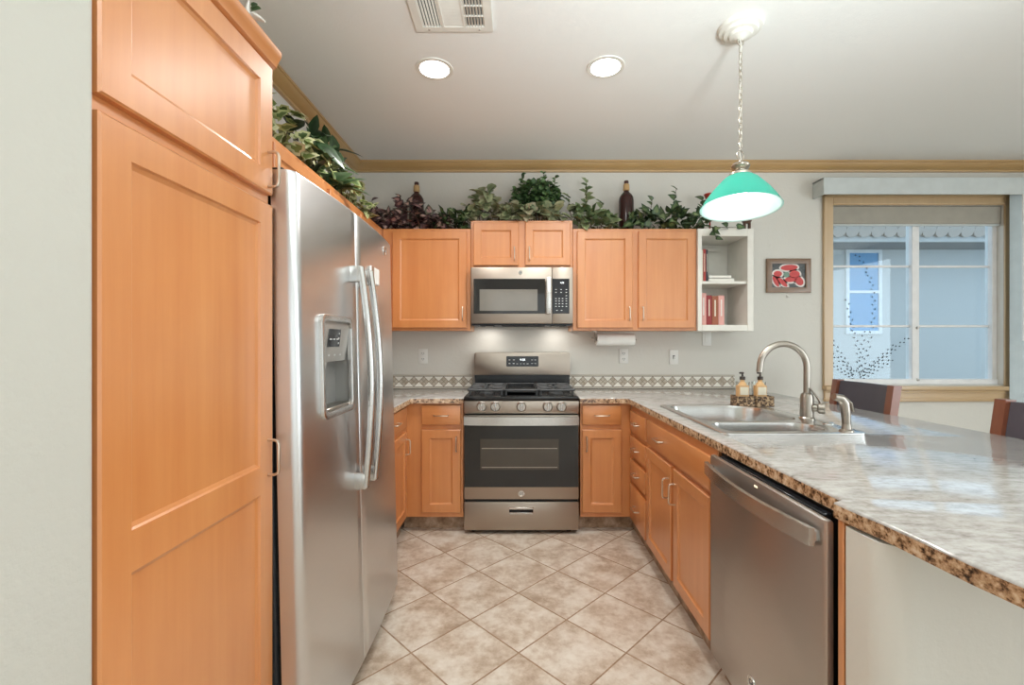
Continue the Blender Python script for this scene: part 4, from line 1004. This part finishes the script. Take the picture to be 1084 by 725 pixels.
bg_.quad(*blob(.44, .54, .09, .12, 0, 0, 1.5))
bw_.build('painted_outlines', 'paint_white', pr_, smooth=False); br_.build('painted_shapes', 'paint_red', pr_, smooth=False); bg_.build('painted_spot', 'paint_green', pr_, smooth=False)
hk = MB(); hx_, hz_ = PX(833, YW), PZ(314, YW); hk.box(hx_-.004, hx_+.004, YW-.004, YW, hz_-.01, hz_+.012, .001); hk.tube([(hx_, YW-.004, hz_+.006), (hx_, YW-.012, hz_-.006), (hx_, YW-.022, hz_-.010), (hx_, YW-.028, hz_+.002)], .003, 8)
o = hk.build('wall_hook', 'plastic'); tag(o, 'tiny white hook on the wall just under the framed picture', 'hook')

# books
def book(x, w, z, h, d, mat, label, tilt=0, grp='books on the lower shelf'):
    y0 = sy+.03
    t = thing('book', (x+w/2, y0+d/2, z), label, 'book', grp)
    b = MB(); b.box(x, x+.003, y0, y0+d, z, z+h, .001); b.box(x+w-.003, x+w, y0, y0+d, z, z+h, .001); b.box(x, x+w, y0, y0+.004, z, z+h, .0015); b.build('cover', mat, t)
    MB().box(x+.003, x+w-.003, y0+.004, y0+d-.005, z+.004, z+h-.004).build('pages', 'pages', t)
    MB().box(x+w*.40, x+w*.60, y0-.0006, y0+.0004, z+h*.30, z+h*.86).build('spine_label', 'book_cream' if mat != 'book_pink' else 'book_white', t)
bz = sz0+.0455; bx = sx0+.034
for w_, h_, m_, lab in ((.040, .235, 'book_pink', 'pale pink book at the left end of the lower shelf'), (.040, .218, 'book_maroon', 'maroon book second from the left on the lower shelf'), (.046, .213, 'book_brown', 'brown book third from the left on the lower shelf'), (.044, .217, 'book_pink', 'pink and cream book at the right end of the lower shelf row')):
    book(bx, w_, bz, h_, .16, m_, lab); bx += w_+.001
bx = sx0+.034
for w_, h_, m_, lab in ((.016, .232, 'book_cream', 'thin cream book at the left end of the upper shelf'), (.020, .238, 'cloth_red', 'thin red book on the upper shelf'), (.014, .235, 'book_dark', 'thin dark book right of the red one on the upper shelf')):
    book(bx, w_, SHZ+.0005, h_, .16, m_, lab, grp='books on the upper shelf'); bx += w_+.001
for k, (dz, hh, wd_, lab) in enumerate(((.0005, .026, .19, 'white book lying flat at the bottom of the pile on the upper shelf'), (.0275, .022, .17, 'white book lying flat on top of the pile on the upper shelf'))):
    x0, z0 = bx+.012, SHZ+dz; y0 = sy+.05
    t = thing('book', (x0+wd_/2, y0+.08, z0), lab, 'book', 'books lying flat on the upper shelf')
    b = MB(); b.box(x0, x0+wd_, y0, y0+.17, z0, z0+.003, .001); b.box(x0, x0+wd_, y0, y0+.17, z0+hh-.003, z0+hh, .001); b.box(x0, x0+wd_, y0, y0+.004, z0, z0+hh, .001); b.build('cover', 'book_white', t)
    MB().box(x0+.004, x0+wd_-.004, y0+.004, y0+.165, z0+.003, z0+hh-.003).build('pages', 'pages', t)

# ------------------------------------------------------------------ plants and ornaments on the cabinets
SHAPES = {
 'ivy': [(0, 0), (-.14, .26), (.10, .52), (.30, .33), (.58, .36), (1, 0)],
 'heart': [(0, 0), (-.10, .22), (.08, .42), (.45, .36), (.8, .14), (1, 0)],
 'lance': [(0, 0), (.2, .13), (.5, .17), (.8, .09), (1, 0)],
 'round': [(0, 0), (.02, .3), (.3, .48), (.7, .44), (.94, .2), (1, 0)]}
def leaf(bm, p, d, up, L, shape, fold=.35, droop=.25, inner=.58, wide=1.0):
    d = d.normalized(); s = d.cross(up)
    if s.length < 1e-3: s = d.cross(Vector((1, .3, 0)))
    s.normalize(); n = s.cross(d).normalized()
    half = SHAPES[shape]; out = half+[(x, -y) for x, y in half[-2:0:-1]]
    def pt(x, y): return p+d*(x*L)+s*(y*L*wide)+n*((abs(y)*fold-droop*x*x)*L)
    ov = [bm.verts.new(pt(x, y)) for x, y in out]; iv = [bm.verts.new(pt(.42+(x-.42)*inner, y*inner)) for x, y in out]; c = bm.verts.new(pt(.42, 0)); m = len(out)
    for i in range(m):
        j = (i+1) % m
        f = bm.faces.new((iv[i], iv[j], c)); f.material_index = 0; f.smooth = True
        f = bm.faces.new((ov[i], ov[j], iv[j], iv[i])); f.material_index = 1; f.smooth = True
def rv(a=1): return Vector((R.uniform(-a, a), R.uniform(-a, a), R.uniform(-a, a)))
def plant(name, label, cat, base, vol, n, L, shape, mats, sprigs=(), front=(0, -1, 0), wide=1.0, floor=None, stems=14):
    """vol: function returning a random point of the leafy mass"""
    t = thing(name, base, label, cat); bm = MB(); st = MB(); B = Vector(base); fv = Vector(front)
    for i in range(n):
        p = vol(); d = (p-B); d.z = abs(d.z)*.5; d = (d.normalized()*.5+fv*.5+rv(.8)+Vector((0, 0, R.uniform(-.5, .5)))).normalized()
        up = (Vector((0, 0, 1))+fv*.8+rv(.5)).normalized()
        if floor is not None and p.z < floor+.02: d.z = abs(d.z)
        leaf(bm.bm, p, d, up, R.uniform(L[0], L[1]), shape, wide=wide)
    for k in range(stems):
        p = vol(); q = Vector((B.x+(p.x-B.x)*.7, B.y+(p.y-B.y)*.7, B.z+.008)); m = (p+q)/2+Vector((0, 0, .01)); st.tube([q, m, p], [.003, .0026, .0018], 5)
    for (p0, p1, k) in sprigs:
        p0, p1 = Vector(p0), Vector(p1); c = (p0+p1)/2+rv(.015); st.tube([p0, c, p1], [.0028, .0022, .0015], 5)
        for j in range(k):
            tt = .35+.65*j/max(1, k-1); p = p0.lerp(c, tt*2) if tt < .5 else c.lerp(p1, tt*2-1)
            d = ((p1-p0).normalized()*.5+Vector((R.choice((-1, 1))*.9, -.4, .1))+rv(.3)).normalized(); leaf(bm.bm, p, d, (Vector((0, -.8, .6))+rv(.3)), R.uniform(L[0], L[1])*.85, shape, wide=wide)
    for v in bm.bm.verts:                      # leaves rest on the cabinet top instead of sinking into it
        if v.co.z < B.z+.003 and (v.co.y > 3.288 or v.co.x < -.962): v.co.z = B.z+.003+.004*R.random()
        v.co.y = min(v.co.y, YW-.004); v.co.x = max(v.co.x, XL+.004)
    bm.build('foliage', mats, t, smooth=False); st.build('stems', 'soil', t); return t
def boxvol(x0, x1, y0, y1, z0, hf):
    def g():
        x, y = R.uniform(x0, x1), R.uniform(y0, y1)
        return Vector((x, y, z0+.012+(hf((x-x0)/(x1-x0), (y-y0)/(y1-y0)))*R.random()**.8))
    return g
TZ = 2.10; TM = 2.16
plant('ivy_plant', 'pale green variegated ivy above the refrigerator, nearest the pantry', 'plant', (-1.08, 2.0, TZ), boxvol(-1.16, -.97, 1.70, 2.35, TZ, lambda a, b: .20-.10*b), 120, (.05, .085), 'ivy', ['lf_var_in', 'lf_var_out'], front=(.8, -.4, 0))
plant('leafy_plant', 'dark green plant with long pointed leaves above the refrigerator', 'plant', (-1.09, 2.42, TZ), boxvol(-1.14, -1.0, 2.25, 2.58, TZ, lambda a, b: .24-.06*abs(b-.5)), 58, (.11, .19), 'lance', ['lf_dark', 'lf_dark2'], front=(.7, -.6, .2), wide=1.25)
plant('ivy_plant', 'low variegated ivy running from the dark plant to the back corner', 'plant', (-1.07, 2.8, TZ), boxvol(-1.14, -.97, 2.45, 3.15, TZ, lambda a, b: .15-.07*b), 105, (.05, .08), 'ivy', ['lf_var_in', 'lf_var_out'], front=(.7, -.6, 0))
plant('trailing_plant', 'purple and pink leaved trailing plant on the cabinet left of the microwave', 'plant', (-.82, 3.44, TZ), boxvol(-1.15, -.52, 3.33, 3.50, TZ, lambda a, b: .11+.10*math.exp(-((a-.55)/.16)**2)+.05*math.exp(-((a-.1)/.12)**2)), 310, (.055, .085), 'heart', ['lf_pur_in', 'lf_pur'], sprigs=[((-1.08, 3.42, 2.17), (-1.09, 3.40, 2.33), 4), ((-.86, 3.42, 2.2), (-.88, 3.40, 2.36), 5)])
plant('ivy_plant', 'dark green and cream ivy right of the purple trailing plant', 'plant', (-.50, 3.42, TZ), boxvol(-.62, -.36, 3.33, 3.46, TZ, lambda a, b: .13), 62, (.05, .08), 'ivy', ['lf_ivy', 'lf_dark2'])
plant('round_leaf_plant', 'mound of grey green round leaves on the left half of the microwave cabinet', 'plant', (-.23, 3.42, TM), boxvol(-.37, -.06, 3.33, 3.48, TM, lambda a, b: .10+.15*math.exp(-((a-.45)/.25)**2)), 80, (.06, .09), 'round', ['lf_grey', 'lf_grey2'], sprigs=[((-.23, 3.42, 2.3), (-.22, 3.41, 2.42), 3)])
def ball():
    while True:
        v = rv(1)
        if v.length < 1: break
    return Vector((.148+v.x*.19, 3.44+v.y*.11, 2.355+v.z*.135))
plant('boxwood_bush', 'round dense dark green bush in the middle of the microwave cabinet', 'plant', (.148, 3.44, TM), ball, 820, (.024, .040), 'round', ['lf_box', 'lf_box'], sprigs=[((.07, 3.42, 2.43), (.04, 3.41, 2.53), 7), ((.2, 3.42, 2.44), (.20, 3.41, 2.545), 8), ((.26, 3.42, 2.43), (.29, 3.41, 2.51), 6)])
plant('round_leaf_plant', 'low grey green round leaves spilling in front of the bush', 'plant', (.15, 3.38, TM), boxvol(-.07, .38, 3.31, 3.36, TM, lambda a, b: .09), 66, (.06, .09), 'round', ['lf_grey', 'lf_grey2'])
plant('ivy_plant', 'ivy with one tall upright sprig left of the right hand bottle', 'plant', (.58, 3.42, TZ), boxvol(.42, .74, 3.33, 3.46, TZ, lambda a, b: .17-.08*a), 82, (.055, .085), 'ivy', ['lf_ivy', 'lf_ivy2'], sprigs=[((.53, 3.42, 2.2), (.525, 3.4, 2.47), 8), ((.42, 3.42, 2.2), (.39, 3.4, 2.36), 4), ((.6, 3.42, 2.2), (.64, 3.4, 2.31), 4)])
plant('ivy_plant', 'dark green ivy with upright sprigs right of the tall wine bottle', 'plant', (1.15, 3.42, TZ), boxvol(.86, 1.44, 3.33, 3.46, TZ, lambda a, b: .13), 135, (.055, .085), 'heart', ['lf_ivy', 'lf_dark2'], sprigs=[((1.02, 3.42, 2.15), (1.02, 3.4, 2.34), 4), ((1.2, 3.42, 2.18), (1.2, 3.4, 2.42), 6), ((1.38, 3.42, 2.15), (1.40, 3.4, 2.34), 5), ((1.42, 3.30, 2.10), (1.44, 3.262, 2.02), 3), ((1.40, 3.3, 2.11), (1.6, 3.28, 2.105), 3)])
def wine(x, y, label, lower, wrap):
    t = thing('wine_bottle', (x, y, TZ), label, 'bottle', 'tall bottles on the cabinets')
    MB().lathe([(0, 0), (.052, 0), (.057, .006), (.057, .265), (.053, .290), (.040, .312), (.022, .330), (.018, .345), (.018, .37), (0, .37)], (x, y, TZ), 28).build('bottle', lower, t)
    MB().lathe([(.0185, .34), (.025, .345), (.023, .388), (.016, .395), (0, .395)], (x, y, TZ), 20).build('neck_wrap', wrap, t)
    MB().lathe([(0, .42), (.016, .418), (.018, .41), (.017, .394), (0, .394)], (x, y, TZ), 16).build('stopper', 'wax', t)
wine(PX(441, 3.53), 3.53, 'brown bottle with a tan wrapped neck behind the purple plant', 'bottle_dark', 'cork')
wine(PX(663, 3.50), 3.50, 'dark red wine bottle with cork standing between two ivies', 'bottle_dark', 'cork')
o = MB().lathe([(0, 0), (.032, 0), (.030, .006), (.006, .012), (.005, .215), (.010, .235), (.045, .318), (.041, .318), (.006, .245), (0, .24)], (PX(751.5, 3.5), 3.5, sz1), 24).build('goblet', 'red'); tag(o, 'red cone shaped goblet behind the green pendant shade', 'goblet')
fgx = PX(790.5, 3.36)
fg = thing('figurine', (fgx, 3.36, sz1), 'small dark wooden figurine on two legs on the shelf unit, behind the lamp', 'figurine')
for s in (-1, 1): MB().box(fgx+s*.018-.007, fgx+s*.018+.007, 3.345, 3.372, sz1, sz1+.062, .003).build('leg', 'darkwood', fg)
MB().lathe([(0, .052), (.022, .056), (.034, .07), (.03, .11), (.014, .128), (.018, .145), (.016, .165), (0, .172)], (fgx, 3.36, sz1), 20).build('torso', 'darkwood', fg)
ox, oy, oz = -.700, 1.19, 2.098
t = thing('bird_figurine', (ox, oy, oz), 'small white ceramic bird with dark leaves on top of the pantry', 'figurine')
b = MB(); b.tube([(ox-.022, oy, oz+.012), (ox-.008, oy, oz+.026), (ox+.012, oy, oz+.030), (ox+.028, oy-.004, oz+.020), (ox+.04, oy-.006, oz+.012)], [.004, .011, .012, .008, .003], 10, flat=.7)
b.tube([(ox-.006, oy, oz+.028), (ox-.010, oy, oz+.05), (ox-.006, oy, oz+.072)], [.008, .005, .002], 8); b.build('body', 'ceramic', t)
b = MB(); leaf(b.bm, Vector((ox, oy, oz+.045)), Vector((1, -.2, .3)), Vector((0, -1, .4)), .026, 'round'); leaf(b.bm, Vector((ox-.008, oy, oz+.02)), Vector((-.3, -.2, 1)), Vector((0, -1, .2)), .03, 'lance'); leaf(b.bm, Vector((ox+.002, oy, oz+.056)), Vector((1, 0, .8)), Vector((0, -1, .2)), .016, 'round'); b.build('leaves', ['lf_dark', 'lf_dark2'], t, smooth=False)
MB().lathe([(0, .014), (.006, .013), (.012, .002), (.012, 0), (0, 0)], (ox, oy, oz), 12).build('foot', 'ceramic', t)

# ------------------------------------------------------------------ bar chairs on the far side
def chair(x, y, label):
    t = thing('bar_chair', (x, y, 0), label, 'chair', 'bar chairs')       # faces -X; back at +X
    for s in (-1, 1):
        yy = y+s*.245
        b = MB(); b.prism([(x+.16, 0), (x+.20, 0), (x+.205, .60), (x+.265, 1.0), (x+.215, 1.0), (x+.16, .62)], -yy-.025, -yy+.025, mat=RX); b.build('back_post', 'chairwood', t)
        MB().box(x-.24, x-.20, yy-.02, yy+.02, 0, .60, .004).build('leg', 'chairwood', t)
    b = MB(); n = 8; yi = .218
    for k in range(n):
        s0, s1 = -1+2*k/n, -1+2*(k+1)/n
        def P(s, z, th): return (x+.20+(z-.70)*.16+.030*(1-s*s)+th, y+s*yi, z)
        for (za, zb) in ((.70, .84), (.84, .992)):
            b.quad(P(s0, za, -.012), P(s1, za, -.012), P(s1, zb, -.012), P(s0, zb, -.012)); b.quad(P(s0, za, .022), P(s1, za, .022), P(s1, zb, .022), P(s0, zb, .022))
        b.quad(P(s0, .992, -.012), P(s1, .992, -.012), P(s1, .992, .022), P(s0, .992, .022)); b.quad(P(s0, .70, -.012), P(s1, .70, -.012), P(s1, .70, .022), P(s0, .70, .022))
    bmesh.ops.remove_doubles(b.bm, verts=b.bm.verts, dist=1e-5)
    b.build('backrest', 'leather', t, recalc=True)
    MB().box(x-.25, x+.17, y-.22, y+.22, .60, .68, .02, 3).build('seat', 'leather', t)
    b = MB(); b.box(x-.215, x-.195+.0, y-.225, y+.225, .20, .235, .004); b.box(x+.165, x+.19, y-.22, y+.22, .28, .31, .004); b.build('stretcher', 'chairwood', t)
    return t
c1 = chair(2.10, 3.04, 'dark leather bar chair at the far end of the bar, under the window')
copy_thing(c1, (2.06, 1.88, 0), 'dark leather bar chair at the right edge of the photo, below the blind')
